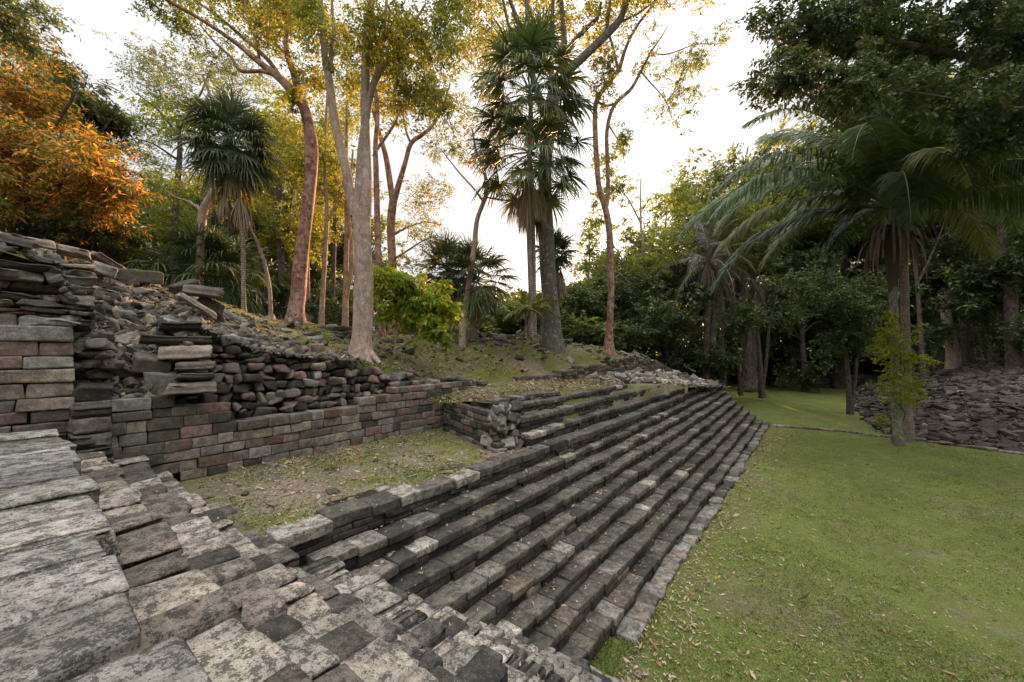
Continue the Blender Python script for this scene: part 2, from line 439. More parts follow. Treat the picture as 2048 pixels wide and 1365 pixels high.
stairU = empty('stone_staircase', UV(12, -5.2, 2.1), 'short upper flight of broken stone steps rising from the coping to the leaf-strewn ledge', 'staircase')
for k, e in ((-1, 20.0), (-2, 16.9), (-3, 14.0), (-4, 9.6)):
    zl = {-1: 2.15, -2: 2.40, -3: 2.72, -4: 2.95}[k]
    build_row(stairU, k, UZ[k], {-1: 7.0, -2: 6.95, -3: 6.85, -4: 6.8}[k], e, zl-.01, ln=(.25, .6))

# ------------------------------------------------------------------ pier closing the upper flight (its left face and broken rubble end)
pier = empty('stone_pier', UV(6.6, -6.5, 2.1), 'squared stone end wall closing the left end of the upper flight, facing the grassy terrace', 'wall')
a_, b_ = UV(7.28, -7.85)[:2], UV(6.42, -5.55)[:2]
tv = (b_-a_)/np.linalg.norm(b_-a_); Lp = np.linalg.norm(b_-a_); nv = np.array([-tv[1], tv[0]])
if nv.dot(DU[:2]) > 0: nv = -nv
g = Geo(); rng = np.random.default_rng(12)
hs = [.11, .10, .15, .13, .10, .12, .12]; z = 2.06
for i, h in enumerate(hs):
    z += h
    ext = [.42, .34, .16, .06, .0, .0, .0][i]
    course(g, lambda s: (a_+tv*s, tv, nv), 0, Lp+ext, z, h, .26, rng, [(4, DARK), (3, MID), (3, GREY), (1, PINK), (2, BLUE)], (.26, .5), 'mid', .014, .04, .025, .012, .002, back=-.05 if i < 1 else 0)
g.build('facing', M['stone_w'], pier)
g = Geo()
box(g, (*( (a_+b_)/2 - nv*.55), 2.4), (Lp/2-.1, .42, .40), np.array([[*tv, 0], [*nv, 0], [0, 0, 1.]]), (.035, .032, .028))
N = 46; C = []; H = []; Rr = []
for i in range(N):
    q = rng.uniform(0, 1); c = b_ - nv*rng.uniform(.0, .62) + tv*rng.uniform(-.05, .25-.12*q)
    C.append((*c, 2.12+q*.85)); s = rng.uniform(.06, .135); H.append((s*1.2, s, s*.8)); Rr.append(rot_from_normal(np.array([rng.normal()*.4, rng.normal()*.4, 1]), rng.uniform(0, 6), rng))
stones(g, C, H, np.array(Rr), palette(rng, N, [(3, GREY), (2, PALE), (3, MID), (2, DARK)])*.9, rng, 'mid', .018, .2, .09)
g.build('rubble_core', M['stone_r'], pier)

# ------------------------------------------------------------------ the near stair (rows along v, facing +u)
BZ = {-4: 3.16, -3: 2.90, -2: 2.64, -1: 2.38, 0: 2.12}; BZ.update({k: RZ[k]+.0 for k in range(1, 9)})
BUe = {-4: .45, -3: .80, -2: 1.17, -1: 1.53, 0: 1.88}; BUe.update({k: BU[k] for k in range(1, 9)})
BSL = {-4: -.028, -3: -.026, -2: -.040, -1: -.022, 0: -.02}
def b_edge(k, v):
    ref = -4.0 if k <= 0 else v_row(k, BU[k])
    return BUe[k] + BSL.get(k, -.018)*(v-ref)*(1 if v < 0 else .3)
stairB = empty('stone_staircase', UV(2.5, -2, 0), 'near flight of big pale lichened slabs stepping down and away beside the long dark stair', 'staircase')
def bpath(k):
    def f(s):
        u = b_edge(k, s) + .016*math.sin(s*1.9+k*1.7) + .012*math.sin(s*5.3+k)
        return UV(u, s)[:2], DV[:2], DU[:2]
    return f
for k in range(-3, 9):
    rng = np.random.default_rng(300+k)
    g = Geo()
    v0 = -7.75 if k <= 0 else v_row(k, BU[k])-.12
    z = BZ[k]; zl = BZ[k+1] if k < 8 else 0.
    td = BUe[k]-BUe[k-1]
    big = k <= 1
    pal = {-3: [(2, (.16, .13, .105)), (4, (.25, .205, .165)), (4, (.40, .34, .275))], -2: [(2, (.085, .075, .064)), (3, (.15, .125, .10)), (3, (.24, .20, .165)), (3, (.40, .35, .29))], -1: [(1, DARK), (4, (.40, .345, .28)), (3, (.33, .285, .235))],
           0: [(2, (.075, .067, .058)), (3, (.11, .097, .082)), (3, (.24, .215, .18)), (1.5, (.34, .31, .26))]}.get(k, [(.8, (.075, .068, .06)), (2, (.12, .107, .09)), (4, (.30, .27, .225)), (4, (.39, .35, .29)), (1.2, (.48, .43, .36))])
    course(g, bpath(k), v0, 1.2, lambda s: z+.004*math.sin(s*7), .15 if big else .13, td+.10, rng, pal,
           (.20, .40) if k < 1 else (.14, .28), 'hi' if k <= 3 else 'mid', .02, .055, .026, .012, .018 if k < 2 else .010, tl=.028 if k < 2 else .015, gap=.012)
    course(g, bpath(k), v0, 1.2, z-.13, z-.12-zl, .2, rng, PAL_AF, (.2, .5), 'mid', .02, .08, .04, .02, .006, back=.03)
    box(g, UV(BUe[k]-.50, (v0+1.2)/2, (z-.08+zl-.3)/2), (.36, (1.2-v0)/2, (z-.08-zl+.3)/2), EAST, (.03, .028, .025))
    # tilted loose stones sitting on the broken middle rows
    g.build('step', M['stone_n'], stairB)
# landing slabs, long stones lying square to the edge
rng = np.random.default_rng(41)
e = -7.85; SL = []
while e < 1.2:
    w = rng.uniform(.30, .52)
    gap = rng.choice([.012, .03, .10], p=[.5, .3, .2])
    L = rng.uniform(1.3, 2.1); ang = rng.normal()*.05
    tip = rng.normal()*.05
    c = UV(b_edge(-4, e+w/2) + tip*.6 - L/2, e+w/2, 3.165-.075 + rng.normal()*.014)
    R = np.array([DU*math.cos(ang)+DV*math.sin(ang), -DU*math.sin(ang)+DV*math.cos(ang), DZ])
    R = R + rng.normal(size=(3, 3))*.008
    g = Geo()
    colr = palette(rng, 1, [(5, (.33, .305, .27)), (3, (.26, .24, .215)), (2, (.40, .36, .31))])
    stones(g, [c], [(L/2, w/2-.006, .085)], R[None], colr, rng, 'xhi', .018, .045, .011)
    g.build('slab', M['stone_n'], stairB)
    e += w + gap
g = Geo()
uu = np.linspace(-6, .36, 40); vv = np.linspace(-7.85, 3.2, 60); UU, VV = np.meshgrid(uu, vv, indexing='ij')
zz = 3.11 + .02*vnoise(UU, VV, 3, 4, 3.0)
V_, q_ = grid_sheet(UV(UU, VV, zz)); g.add(V_, q_, (.1, .1, .1))
g.build('earth_bed', M['gravel'], stairB)
g = Geo(); box(g, UV(-2.9, -2.3, 1.5), (3.2, 5.5, 1.55), EAST, (.06, .055, .05)); g.build('core', M['stone_n'], stairB)

# ------------------------------------------------------------------ back wall line (v = -7.9)
VW = -7.9
def wpath(off=0., amp=.02, batter=0.):
    def f(s):
        v = VW + off + amp*math.sin(s*.9+1) + amp*.5*math.sin(s*2.3)
        return UV(s, v)[:2], DU[:2], DV[:2]
    return f
def wall(name, prof, z0, label, pal, cat='wall', off=0., heights=(.12, .2), ln=(.25, .55), depth=.3, tpl='mid', bev=.02, jit=.05, noise=.03, pj=.012, tj=.003, seed=0, mat='stone_w', path=None, gaps=.0, amp=.02, batter=.0, core=True, parent=None, group=None, cut=False):
    """coursed wall from z0(s) up to the profile [(s, ztop)...]"""
    rng = np.random.default_rng(seed); g = Geo()
    ps = [p[0] for p in prof]; pz = [p[1] for p in prof]
    z0f = z0 if callable(z0) else (lambda s: z0)
    pth = path or wpath(off, amp)
    top = max(pz); z = min(z0f(s) for s in ps)
    zc = z
    while zc < top - .05:
        h = rng.uniform(*heights)
        e = split(ps[0], ps[-1], ln[0], ln[1], rng)
        ww = 0
        for a, b in zip(e[:-1], e[1:]):
            m = (a+b)/2
            zt = np.interp(m, ps, pz)
            if zc + h*.6 > zt or zc + h < z0f(m) - .02: continue
            if rng.uniform() < gaps: continue
            hh = h*rng.uniform(.9, 1.0); d = depth*rng.uniform(.8, 1.1)
            p, t, nrm = pth(m); p = p - nrm*(batter*(zc-z) + rng.normal()*pj + d/2)
            th = rng.normal()*jit*.35
            R = np.array([[t[0]*math.cos(th)+nrm[0]*math.sin(th), t[1]*math.cos(th)+nrm[1]*math.sin(th), rng.normal()*jit*.35],
                          [nrm[0]*math.cos(th)-t[0]*math.sin(th), nrm[1]*math.cos(th)-t[1]*math.sin(th), 0.], [0, 0, 1.]])
            stones(g, [(p[0], p[1], zc+hh/2+rng.normal()*tj)], [((b-a)/2*.985, d/2, hh/2)], R[None], palette(rng, 1, pal), rng, tpl, bev, jit, noise)
        zc += h
    if core:
        ss = np.arange(ps[0], ps[-1]-(.5 if cut else 0), .35)
        for s in ss:
            zt = min(np.interp(s, ps, pz), np.interp(min(s+.35, ps[-1]), ps, pz)) - .10; p, t, nrm = pth(s+.17)
            if zt < z0f(s): continue
            zb = z0f(s)-.3
            p = p - nrm*(.09+.22+batter*(zt-zb)); box(g, (*p, (zt+zb)/2), (.185, .2, (zt-zb)/2), np.array([[*t, 0], [*nrm, 0], [0, 0, 1.]]), (.030, .027, .024))
    o = g.build(name, M[mat], parent, None if parent else tuple(UV((ps[0]+ps[-1])/2, VW, z)))
    if parent is None: tag(o, label, cat, group)
    return o

wall('retaining_wall', [(.66, 3.53), (1.73, 3.54), (1.74, 3.33), (2.4, 3.33), (2.41, 3.1), (3.6, 3.02), (4.8, 3.0), (4.9, 3.2), (5.6, 3.22), (5.65, 3.34), (8.6, 3.3)],
     lambda s: max(2.0, 3.2-(s-.45)*.72), 'neat coursed wall of pink and grey squared stones standing behind the lower grassy terrace',
     [(2, DARK), (4, MID), (4.5, TAN), (3, PINK), (1, RUST), (1.2, GREY)], heights=(.13, .205), ln=(.2, .50), bev=.010, jit=.035, noise=.022, seed=3, amp=.015)
wall('retaining_wall', [(-6, 4.5), (.68, 4.47)], 3.1, 'tall block wall of long reddish stones above the near landing slabs', [(3, MID), (4, TAN), (1.8, PINK), (2, GREY), (1.2, PALE)],
     off=.02, heights=(.15, .21), ln=(.36, .62), depth=.5, tpl='hi', bev=.014, jit=.035, noise=.025, seed=8, amp=.01, cut=True)
wall('rough_wall', [(-6, 5.7), (-.5, 5.7), (.3, 5.62), (.75, 5.45), (.82, 4.9), (.9, 4.5)], 4.47, 'rough bulging drystone courses stacked on top of the tall block wall',
     [(1.5, CHAR), (4, DARK), (4, MID), (2.5, TAN), (2, GREY), (.4, PINK)], off=-.03, heights=(.06, .16), ln=(.2, .62), depth=.6, tpl='hi', bev=.035, jit=.15, noise=.08, pj=.06, tj=.012, seed=21, batter=.28, cut=True)
wall('rough_wall', [(1.72, 4.72), (2.15, 4.66), (2.2, 4.3), (2.87, 4.2), (3.77, 4.06), (4.85, 3.94), (5.6, 3.8), (6.3, 3.55), (8.2, 3.45)],
     lambda s: 2.95, 'exposed rubble core wall of small dark jumbled stones set back above the neat courses', [(4, DARK), (4, MID), (3, CHAR), (1.6, PINK), (1.5, GREY), (1, TAN)],
     off=-.28, heights=(.09, .18), ln=(.12, .30), depth=.35, tpl='mid', bev=.04, jit=.22, noise=.10, pj=.05, tj=.012, seed=31, mat='stone_r', amp=.06, batter=.12)
wall('retaining_wall', [(8.7, 3.27), (9.8, 3.18), (11.5, 3.3), (13.2, 3.36), (14.5, 3.5), (17, 3.55), (18.5, 3.72), (21, 3.86), (24, 3.62), (26.5, 3.25)],
     2.86, 'low long wall of small squared stones between the leaf-strewn ledge and the grassy mound', [(3, DARK), (4, MID), (2.5, TAN), (1.6, PINK), (1, RUST)],
     heights=(.11, .17), ln=(.2, .5), bev=.012, seed=43, amp=.06)
# buttress block in front of the wall beside the landing
g = Geo(); rng = np.random.default_rng(61); z = 2.45
for h in (.17, .15, .16, .19, .2, .14):
    stones(g, [UV(.80, -7.62, z+h/2)], [(.19+rng.uniform(-.02, .02), .22, h/2-.003)], EAST[None], palette(rng, 1, [(3, DARK), (3, MID), (1, TAN)]), rng, 'hi', .022, .05, .035); z += h
o = g.build('stone_pillar', M['stone_w'], None, tuple(UV(.8, -7.62, 2.5))); tag(o, 'short squared block pillar of dark stones at the inner end of the near landing', 'pillar')
# ------------------------------------------------------------------ surfaces
class RBF:
    def __init__(s, X, z, sm=.02):
        X = np.asarray(X, float); s.X = X; n = len(X)
        K = np.linalg.norm(X[:, None]-X[None], axis=2) + np.eye(n)*(-sm)
        A = np.zeros((n+3, n+3)); A[:n, :n] = K; A[:n, n] = 1; A[:n, n+1:] = X; A[n, :n] = 1; A[n+1:, :n] = X.T
        s.w = np.linalg.solve(A, np.concatenate([z, [0, 0, 0]]))
    def __call__(s, u, v):
        u = np.asarray(u, float); sh = u.shape; Q = np.stack([u.ravel(), np.broadcast_to(v, sh).ravel()], 1)
        out = np.zeros(len(Q))
        for i in range(0, len(Q), 20000):
            q = Q[i:i+20000]; K = np.linalg.norm(q[:, None]-s.X[None], axis=2)
            out[i:i+20000] = K@s.w[:-3] + s.w[-3] + q@s.w[-2:]
        return out.reshape(sh)
pts = []
def pp(px, py, d): p = P(px, py, d); u, v = toUV(p[0], p[1]); pts.append((u, v, p[2]))
for a in [(0, 468, 7.2), (120, 497, 8.4), (230, 548, 9.5), (300, 572, 9.6), (440, 605, 10.2), (520, 642, 12), (590, 644, 14), (660, 655, 14), (700, 655, 14.5),
          (760, 668, 13.5), (925, 674, 18), (1040, 674, 19), (1100, 668, 19.5), (1217, 695, 21), (1256, 708, 24), (600, 700, 9.3), (680, 702, 10), (722, 713, 10.2),
          (800, 722, 11.3), (900, 742, 12.2), (1000, 757, 12.9), (1100, 705, 16), (1000, 703, 16), (1183, 730, 17), (450, 662, 8.2), (300, 640, 7.6), (200, 610, 7.1),
          (200, 700, 6.3), (280, 775, 6.1), (100, 525, 6.3), (350, 690, 6.9), (900, 700, 15), (1130, 745, 14.3)]: pp(*a)
# just behind the wall tops, and falling away behind the crest
for u, z in ((-4, 5.6), (-.5, 5.6), (.6, 5.4), (1.1, 3.75), (1.6, 3.9), (2.1, 4.6), (3, 4.2), (4, 4.06), (5, 3.95), (6, 3.7), (7.5, 3.4), (9, 3.22), (11, 3.28), (13, 3.34), (15, 3.5), (18, 3.68), (21, 3.82), (24, 3.55), (26.5, 3.15)):
    pts.append((u, -8.25 if not (.9 < u < 1.7) else -8.05, z))
for u, v, z in ((-8, -10, 6.3), (-8, -16, 6.0), (-2, -18, 4.6), (0, -23, 3.6), (8, -24, 3.4), (14, -24, 3.0), (20, -22, 2.6), (26, -19, 2.2), (30, -14, 1.8), (31, -9, 1.8), (29, -8.2, 2.5), (5, -18.5, 4.6), (12, -20, 4.2), (-8, -27, 2.6), (34, -20, .8), (20, -29, 1.6), (5, -30, 2.4)): pts.append((u, v, z))
pts = np.array(pts); MOUND = RBF(pts[:, :2], pts[:, 2])
def mound_z(u, v):
    z = MOUND(u, v) + .035*vnoise(u, v, 9, 4, 1.6); u = np.asarray(u); v = np.asarray(v)
    return np.where((u > .72) & (u < 1.72), np.minimum(z, 3.46 + (-8.0-v)*1.15), z)
uu = np.concatenate([np.arange(-10, 12, .16), np.arange(12, 36, .3)]); vv = np.concatenate([np.arange(-8.08, -20, -.16), np.arange(-20, -34, -.5)])
UU, VV = np.meshgrid(uu, vv, indexing='ij')
MZ = mound_z(UU, VV) - np.where((VV > -8.47) & (UU > 1.7) & (UU < 8.2), 2.2, 0)
WT = np.interp(UU, [8.7, 9.8, 11.5, 13.2, 14.5, 17, 18.5, 21, 24, 26.5, 30], [3.27, 3.18, 3.3, 3.36, 3.5, 3.55, 3.72, 3.86, 3.62, 3.25, 2.6])
MZ = np.where(UU >= 8.2, np.minimum(MZ, WT-.05+np.maximum(0, -8.2-VV)*.9), MZ)
g = Geo(); V_, q_ = grid_sheet(UV(UU, VV, MZ)); g.add(V_, q_, (.1, .1, .1))
tag(g.build('hill', M['mound'], None), kind='structure')
# upper ledge
LED = RBF([(6.5, -5.7), (6.6, -7.5), (10, -5.6), (14, -5.5), (14, -7.6), (17, -5.1), (20, -5.05), (20, -7.6), (24.5, -5.2), (24.5, -7.7), (28.3, -4.9), (29, -8), (27, -7.9), (30.5, -6.5), (30, -4.9)],
          [3.03, 2.9, 3.05, 2.94, 2.97, 2.72, 2.42, 2.98, 2.15, 2.86, 1.83, 2.4, 2.75, 1.2, 1.2], .01)
def ledge_z(u, v): return LED(u, v) + .02*vnoise(u, v, 5, 4, 2.5)
t_ = np.linspace(0, 1, 170); vv = np.linspace(-7.95, -4.95, 34)
TT, VV = np.meshgrid(t_, vv, indexing='ij'); uL = np.where(VV > -5.8, 7.1, 6.58 + np.clip(-5.6-VV, 0, 3)*.33); UU = uL + TT*(30.2-uL)
Z = ledge_z(UU, VV)
# stays under the upper flight's treads
lim = np.where(VV > -5.75, np.where(UU < 9.6, 2.9, np.where(UU < 14, 2.86, 9)), 9); lim = np.where((VV > -5.45) & (UU < 14.2), 2.62, lim); lim = np.where((VV > -5.2) & (UU < 17), 2.3, lim); lim = np.where((VV > -5.1) & (UU < 20.2), 2.1, lim)
Z = np.minimum(Z, lim)
g = Geo(); V_, q_ = grid_sheet(UV(UU, VV, Z)); g.add(V_, q_, (.1, .1, .1)); tag(g.build('ledge_ground', M['terrace'], None), kind='structure')
# lower terrace
uu = np.linspace(1.75, 7.5, 110); vv = np.linspace(-8.0, -4.72, 66); UU, VV = np.meshgrid(uu, vv, indexing='ij')
def terr_z(u, v): return 2.10 + .022*vnoise(u, v, 4, 4, 2.2) + .05*np.clip((-6.9-v), 0, 1)
g = Geo(); V_, q_ = grid_sheet(UV(UU, VV, terr_z(UU, VV))); g.add(V_, q_, (.1, .1, .1)); tag(g.build('terrace_ground', M['terrace'], None), kind='structure')
# lawn
g = Geo()
xs = np.concatenate([-np.geomspace(400, 12, 14), np.arange(-10, 60, 1.0), np.geomspace(62, 400, 12)]); ys = np.concatenate([-np.geomspace(300, 6, 10), np.arange(-4, 70, 1.0), np.geomspace(72, 600, 12)])
XX, YY = np.meshgrid(xs, ys, indexing='ij'); a = np.clip((np.hypot(XX, YY)-3)/10, 0, 1)
ZZ = .03*vnoise(XX, YY, 2, 3, .5)*a
uu_, vv_ = toUV(XX, YY); ZZ = np.where((vv_ < -2.0) & (uu_ < 30), -.05, ZZ)
V_, q_ = grid_sheet(np.stack([XX, YY, ZZ], -1)); g.add(V_, q_, (.1, .1, .1)); tag(g.build('ground', M['lawn'], None), kind='structure')
def lawn_z(x, y): return .03*vnoise(x, y, 2, 3, .5)*np.clip((np.hypot(x, y)-3)/10, 0, 1)
# rubble mound on the right
rp = []
def rq(px, d, z): x = (px-CX)/F*d; rp.append((x, d, z))
for a in [(1822, 18.9, 0), (1920, 17.6, .05), (2048, 16.3, .0), (2200, 15.5, 0), (1742, 25.8, 0), (1728, 33, 0), (1735, 42, 0), (1760, 55, .3), (1850, 35, 2.3), (1950, 30, 3.0), (2048, 28, 3.45), (2250, 26, 4.0), (2500, 24, 4.4),
          (1880, 26, 1.6), (1980, 23, 1.9), (2048, 21, 1.75), (1830, 24, .95), (1900, 21, .95), (2100, 19, 1.3), (2300, 18, 1.6), (1950, 45, 3.4), (2150, 40, 4.2), (2100, 60, 3.5), (1850, 48, 2.2), (2400, 50, 4.5)]: rq(*a)
rp = np.array(rp); RM = RBF(rp[:, :2], rp[:, 2], .3)
def rm_z(x, y): return RM(x, y) + .10*vnoise(x, y, 8, 4, 1.1)
A_, D_ = np.meshgrid(np.linspace(1690, 2750, 130), np.geomspace(13.5, 62, 110), indexing='ij'); XX = (A_-CX)/F*D_
Z = rm_z(XX, D_); edge = np.clip((A_-1700)/60, 0, 1); Z = np.where(Z < .02, -.15, Z)*edge - .15*(1-edge)
g = Geo(); V_, q_ = grid_sheet(np.stack([XX, D_, Z], -1)); g.add(V_, q_, (.1, .1, .1)); tag(g.build('hill', M['soil'], None), kind='structure')

# ------------------------------------------------------------------ loose stones
def scatter(g, XY, Zs, nrm_fn, size, rng, pal, tpl='lo', flat=.5, sink=.3, bev=.02, jit=.22, noise=.08, tilt=.35):
    N = len(XY)
    if N == 0: return
    s = size(N); H = np.stack([s*rng.uniform(.8, 1.5, N), s*rng.uniform(.6, 1.0, N), s*flat*rng.uniform(.6, 1.3, N)], 1)
    R = np.array([rot_from_normal(np.array([*(nrm_fn(*p)[:2] + rng.normal(size=2)*tilt), 1.0]), rng.uniform(0, 6.3), rng) for p in XY])
    C = np.column_stack([XY, Zs + H[:, 2]*(1-sink*2)])
    stones(g, C, H, R, palette(rng, N, pal), rng, tpl, bev, jit, noise)
def grad_fn(f, e=.15):
    def n(x, y):
        return np.array([-(float(f(x+e, y))-float(f(x-e, y)))/(2*e), -(float(f(x, y+e))-float(f(x, y-e)))/(2*e)])
    return n
mz_xy = lambda x, y: mound_z(*toUV(np.asarray(x), np.asarray(y)))
flatn = lambda x, y: np.zeros(2)
rng = np.random.default_rng(77)
# left mound: dense rubble thinning to the right
g = Geo()
U_ = rng.uniform(-4, 7.5, 30000); V_ = -8.2 - rng.gamma(1.5, 1.3, 30000)
dens = np.clip(1.1 - np.maximum(U_-2.2, 0)*.30 - (-8.2-V_)*.03*np.maximum(U_, 0), .03, 1); keep = (rng.uniform(size=30000) < dens) & (V_ > -17)
U_, V_ = U_[keep][:11000], V_[keep][:11000]; XY = UV(U_, V_)[:, :2]
scatter(g, XY, mound_z(U_, V_), lambda x, y: np.zeros(2), lambda n: np.clip(rng.lognormal(-3.4, .52, n), .014, .15), rng, PAL_R, 'mid', .6, .28, .02, .26, .13, .45)
# recess between the tall block wall and the rubble core wall
U_ = rng.uniform(.5, 2.0, 2200); V_ = rng.uniform(-9.8, -7.95, 2200); XY = UV(U_, V_)[:, :2]
scatter(g, XY, mound_z(U_, V_), flatn, lambda n: np.clip(rng.lognormal(-3.5, .55, n), .014, .12), rng, PAL_R, 'mid', .6, .2, .015, .25, .12, .6)
# broken end of the block wall, stones still bedded behind its corner
n_ = 110; U_ = rng.uniform(.58, 1.02, n_); V_ = rng.uniform(-8.7, -8.0, n_); Z_ = 3.45 + rng.uniform(0, 1, n_)*np.clip(1.75-(U_-.58)*2.6, .1, 2)
s_ = rng.uniform(.05, .10, n_); stones(g, np.column_stack([UV(U_, V_)[:, :2], Z_]), np.stack([s_*1.5, s_*1.1, s_*.6], 1), np.array([rot_from_normal(np.array([*(rng.normal(size=2)*.2), 1.]), rng.uniform(0, 6.3), rng) for _ in range(n_)]), palette(rng, n_, PAL_R), rng, 'mid', .02, .2, .1)
# crest with the big grey tree, and the broken right end
for (uc, vc, su, sv, n, sz) in ((15.2, -11.6, 2.2, 1.0, 300, -2.6), (12.5, -9.6, 4, .8, 70, -2.9), (24, -8.6, 2.4, .6, 340, -2.5), (19.5, -9.4, 3, .9, 90, -2.7), (8.8, -10.5, 3, 1.2, 60, -3.0), (5.5, -12.5, 2.5, 2, 200, -2.8)):
    U_ = rng.normal(uc, su, n); V_ = np.minimum(rng.normal(vc, sv, n), -8.15); XY = UV(U_, V_)[:, :2]
    scatter(g, XY, mound_z(U_, V_), flatn, lambda n: np.clip(rng.lognormal(sz, .5, n), .03, .28), rng, PAL_R, 'lo', .42, .3, .02, .22, .09, .4)
tag(g.build('rubble', M['stone_r'], None), kind='stuff')
g = Geo()
U_ = rng.uniform(14, 29.5, 1500); V_ = rng.uniform(-7.7, -4.7, 1500)
keep = (V_ < -5.9 + (U_-14)*.11) & (rng.uniform(size=1500) < np.clip((U_-12)/9, .1, 1)); U_, V_ = U_[keep], V_[keep]
scatter(g, UV(U_, V_)[:, :2], ledge_z(U_, V_), flatn, lambda n: np.clip(rng.lognormal(-2.5, .5, n), .03, .26), rng, [(2, DARK), (4, MID), (4, TAN), (2, GREY), (2, PALE)], 'lo', .45, .25, .02, .24, .1, .4)
U_ = rng.uniform(2, 7.4, 90); V_ = rng.uniform(-7.8, -4.9, 90)
scatter(g, UV(U_, V_)[:, :2], terr_z(U_, V_), flatn, lambda n: np.clip(rng.lognormal(-3.5, .5, n), .01, .09), rng, [(2, DARK), (4, GREY), (2, TAN)], 'lo', .35, .35, .01, .22, .1, .15)
tag(g.build('rubble', M['stone_r'], None), kind='stuff')
# right mound scree
g = Geo(); N = 21000
A_ = rng.uniform(1700, 2350, N); D_ = 15.5*(3.3)**rng.uniform(0, 1, N); X_ = (A_-CX)/F*D_; Z_ = rm_z(X_, D_); k = Z_ > -.02
A_, X_, D_, Z_ = A_[k], X_[k], D_[k], Z_[k]
gr = grad_fn(lambda x, y: rm_z(np.array([x]), np.array([y]))[0])
gx = -(rm_z(X_+.3, D_)-rm_z(X_-.3, D_))/.6; gy = -(rm_z(X_, D_+.3)-rm_z(X_, D_-.3))/.6
look = {}
N = len(X_); s = np.clip(rng.lognormal(-2.2, .45, N), .05, .30); H = np.stack([s*rng.uniform(.9, 1.7, N), s*rng.uniform(.6, 1.1, N), s*.3*rng.uniform(.6, 1.4, N)], 1)
R = np.array([rot_from_normal(np.array([gx[i]*.6+rng.normal()*.3, gy[i]*.6+rng.normal()*.3, 1.]), rng.uniform(0, 6.3), rng) for i in range(N)])
stones(g, np.column_stack([X_, D_, Z_+H[:, 2]*.5+.02]), H, R, palette(rng, N, [(3, (.042, .035, .03)), (5, (.07, .057, .047)), (3, (.10, .08, .066)), (2, (.135, .10, .083)), (.25, GREY)]), rng, 'lo', .02, .25, .08)
tag(g.build('rubble', M['stone_r'], None), kind='stuff')

# individual big fallen stones: (px, py, depth, half sizes, heading, tilt, roll, colour, label)
BIG = [
 ((282, 555, 8.6), (.38, .18, .15), .15, -.05, .1, MID, 'long grey block lying on the crest of the left rubble slope'),
 ((372, 577, 8.9), (.27, .16, .15), .5, -.35, .2, DARK, 'pitched dark block just left of the stacked slabs on the crest'),
 ((408, 583, 8.3), (.37, .22, .10), .05, .02, .0, MID, 'thick flat slab balanced on top of the crest pile'),
 ((395, 612, 8.0), (.40, .09, .07), .1, .62, .0, TAN, 'narrow stone bar leaning down steeply from under the balanced slab'),
 ((420, 612, 8.5), (.26, .17, .12), .3, .55, .0, DARK, 'dark wedge stone beneath the balanced crest slab'),
 ((455, 630, 9.2), (.5, .16, .08), .1, .52, .1, GREY, 'long pale slab sliding down to the right of the crest pile'),
 ((232, 742, 5.95), (.33, .10, .10), .15, .52, .1, DARK, 'dark wedge slab lying aslant in the rubble recess'),
 ((185, 785, 5.55), (.20, .15, .12), .1, .15, .2, (.065, .058, .05), 'black angular boulder beside the end of the tall block wall'),
 ((188, 677, 6.1), (.20, .16, .13), .4, .3, .3, DARK, 'black boulder wedged behind the corner of the tall block wall'),
 ((308, 730, 6.2), (.24, .16, .13), .3, .15, .4, MID, 'grey pointed boulder in the middle of the rubble recess'),
 ((322, 762, 6.25), (.22, .16, .15), .0, .1, .1, GREY, 'rounded mossy boulder at the foot of the stacked end blocks'),
 ((360, 654, 6.55), (.26, .16, .085), .05, .0, .05, CHAR, 'black top block of the stacked end of the rubble core wall'),
 ((352, 681, 6.45), (.50, .16, .075), .03, .0, .03, DARK, 'longest dark slab in the stacked end of the rubble core wall'),
 ((371, 706, 6.35), (.34, .16, .11), .02, .0, .0, TAN, 'pale squared block jutting from the stacked end of the rubble core wall'),
 ((393, 733, 6.35), (.27, .16, .07), .0, .0, .02, MID, 'upper of two slim blocks under the pale jutting block'),
 ((391, 752, 6.32), (.27, .16, .06), .0, .0, .0, DARK, 'lower of two slim blocks under the pale jutting block'),
 ((384, 775, 6.28), (.34, .16, .09), .0, .0, .0, MID, 'wide grey block near the base of the stacked end'),
 ((215, 527, 8.3), (.34, .18, .10), .4, .5, .1, (.2, .15, .13), 'pink-brown slab leaning on the outline of the left rubble slope'),
 ((205, 540, 7.6), (.2, .16, .11), .2, .35, .1, GREY, 'pale lichened boulder on the left rubble slope below the crest'),
 ((145, 505, 7.3), (.22, .15, .08), .1, .2, .0, TAN, 'tan slab resting on top of the rough courses'),
 ((78, 487, 6.9), (.2, .14, .07), .1, .1, .1, TAN, 'pale flat stone on the top of the rough courses near the photo edge'),
 ((680, 708, 10.0), (.42, .22, .1), .1, .05, .0, CHAR, 'dark slab at the foot of the big mottled tree'),
 ((915, 940, 7.15), (.17, .12, .09), .3, .1, .1, DARK, 'loose dark block standing on the coping of the lower terrace'),
 ((1083, 730, 8.6), (.01, .01, .01), 0, 0, 0, DARK, None),
 ((903, 862, 10.2), (.22, .12, .09), .3, .1, .0, CHAR, 'dark fallen block in the corner of the terrace by the end wall'),
 ((1240, 757, 16.0), (.28, .18, .17), .3, .1, .3, GREY, 'upright grey rock on the ledge above the upper flight'),
 ((1268, 765, 16.2), (.24, .14, .08), .2, .2, .1, (.2, .22, .24), 'bluish flat rock on the ledge right of the upright rock'),
 ((1290, 753, 18.5), (.5, .2, .12), .1, .1, .0, TAN, 'long tan slab on the ledge near the end of the low wall'),
]
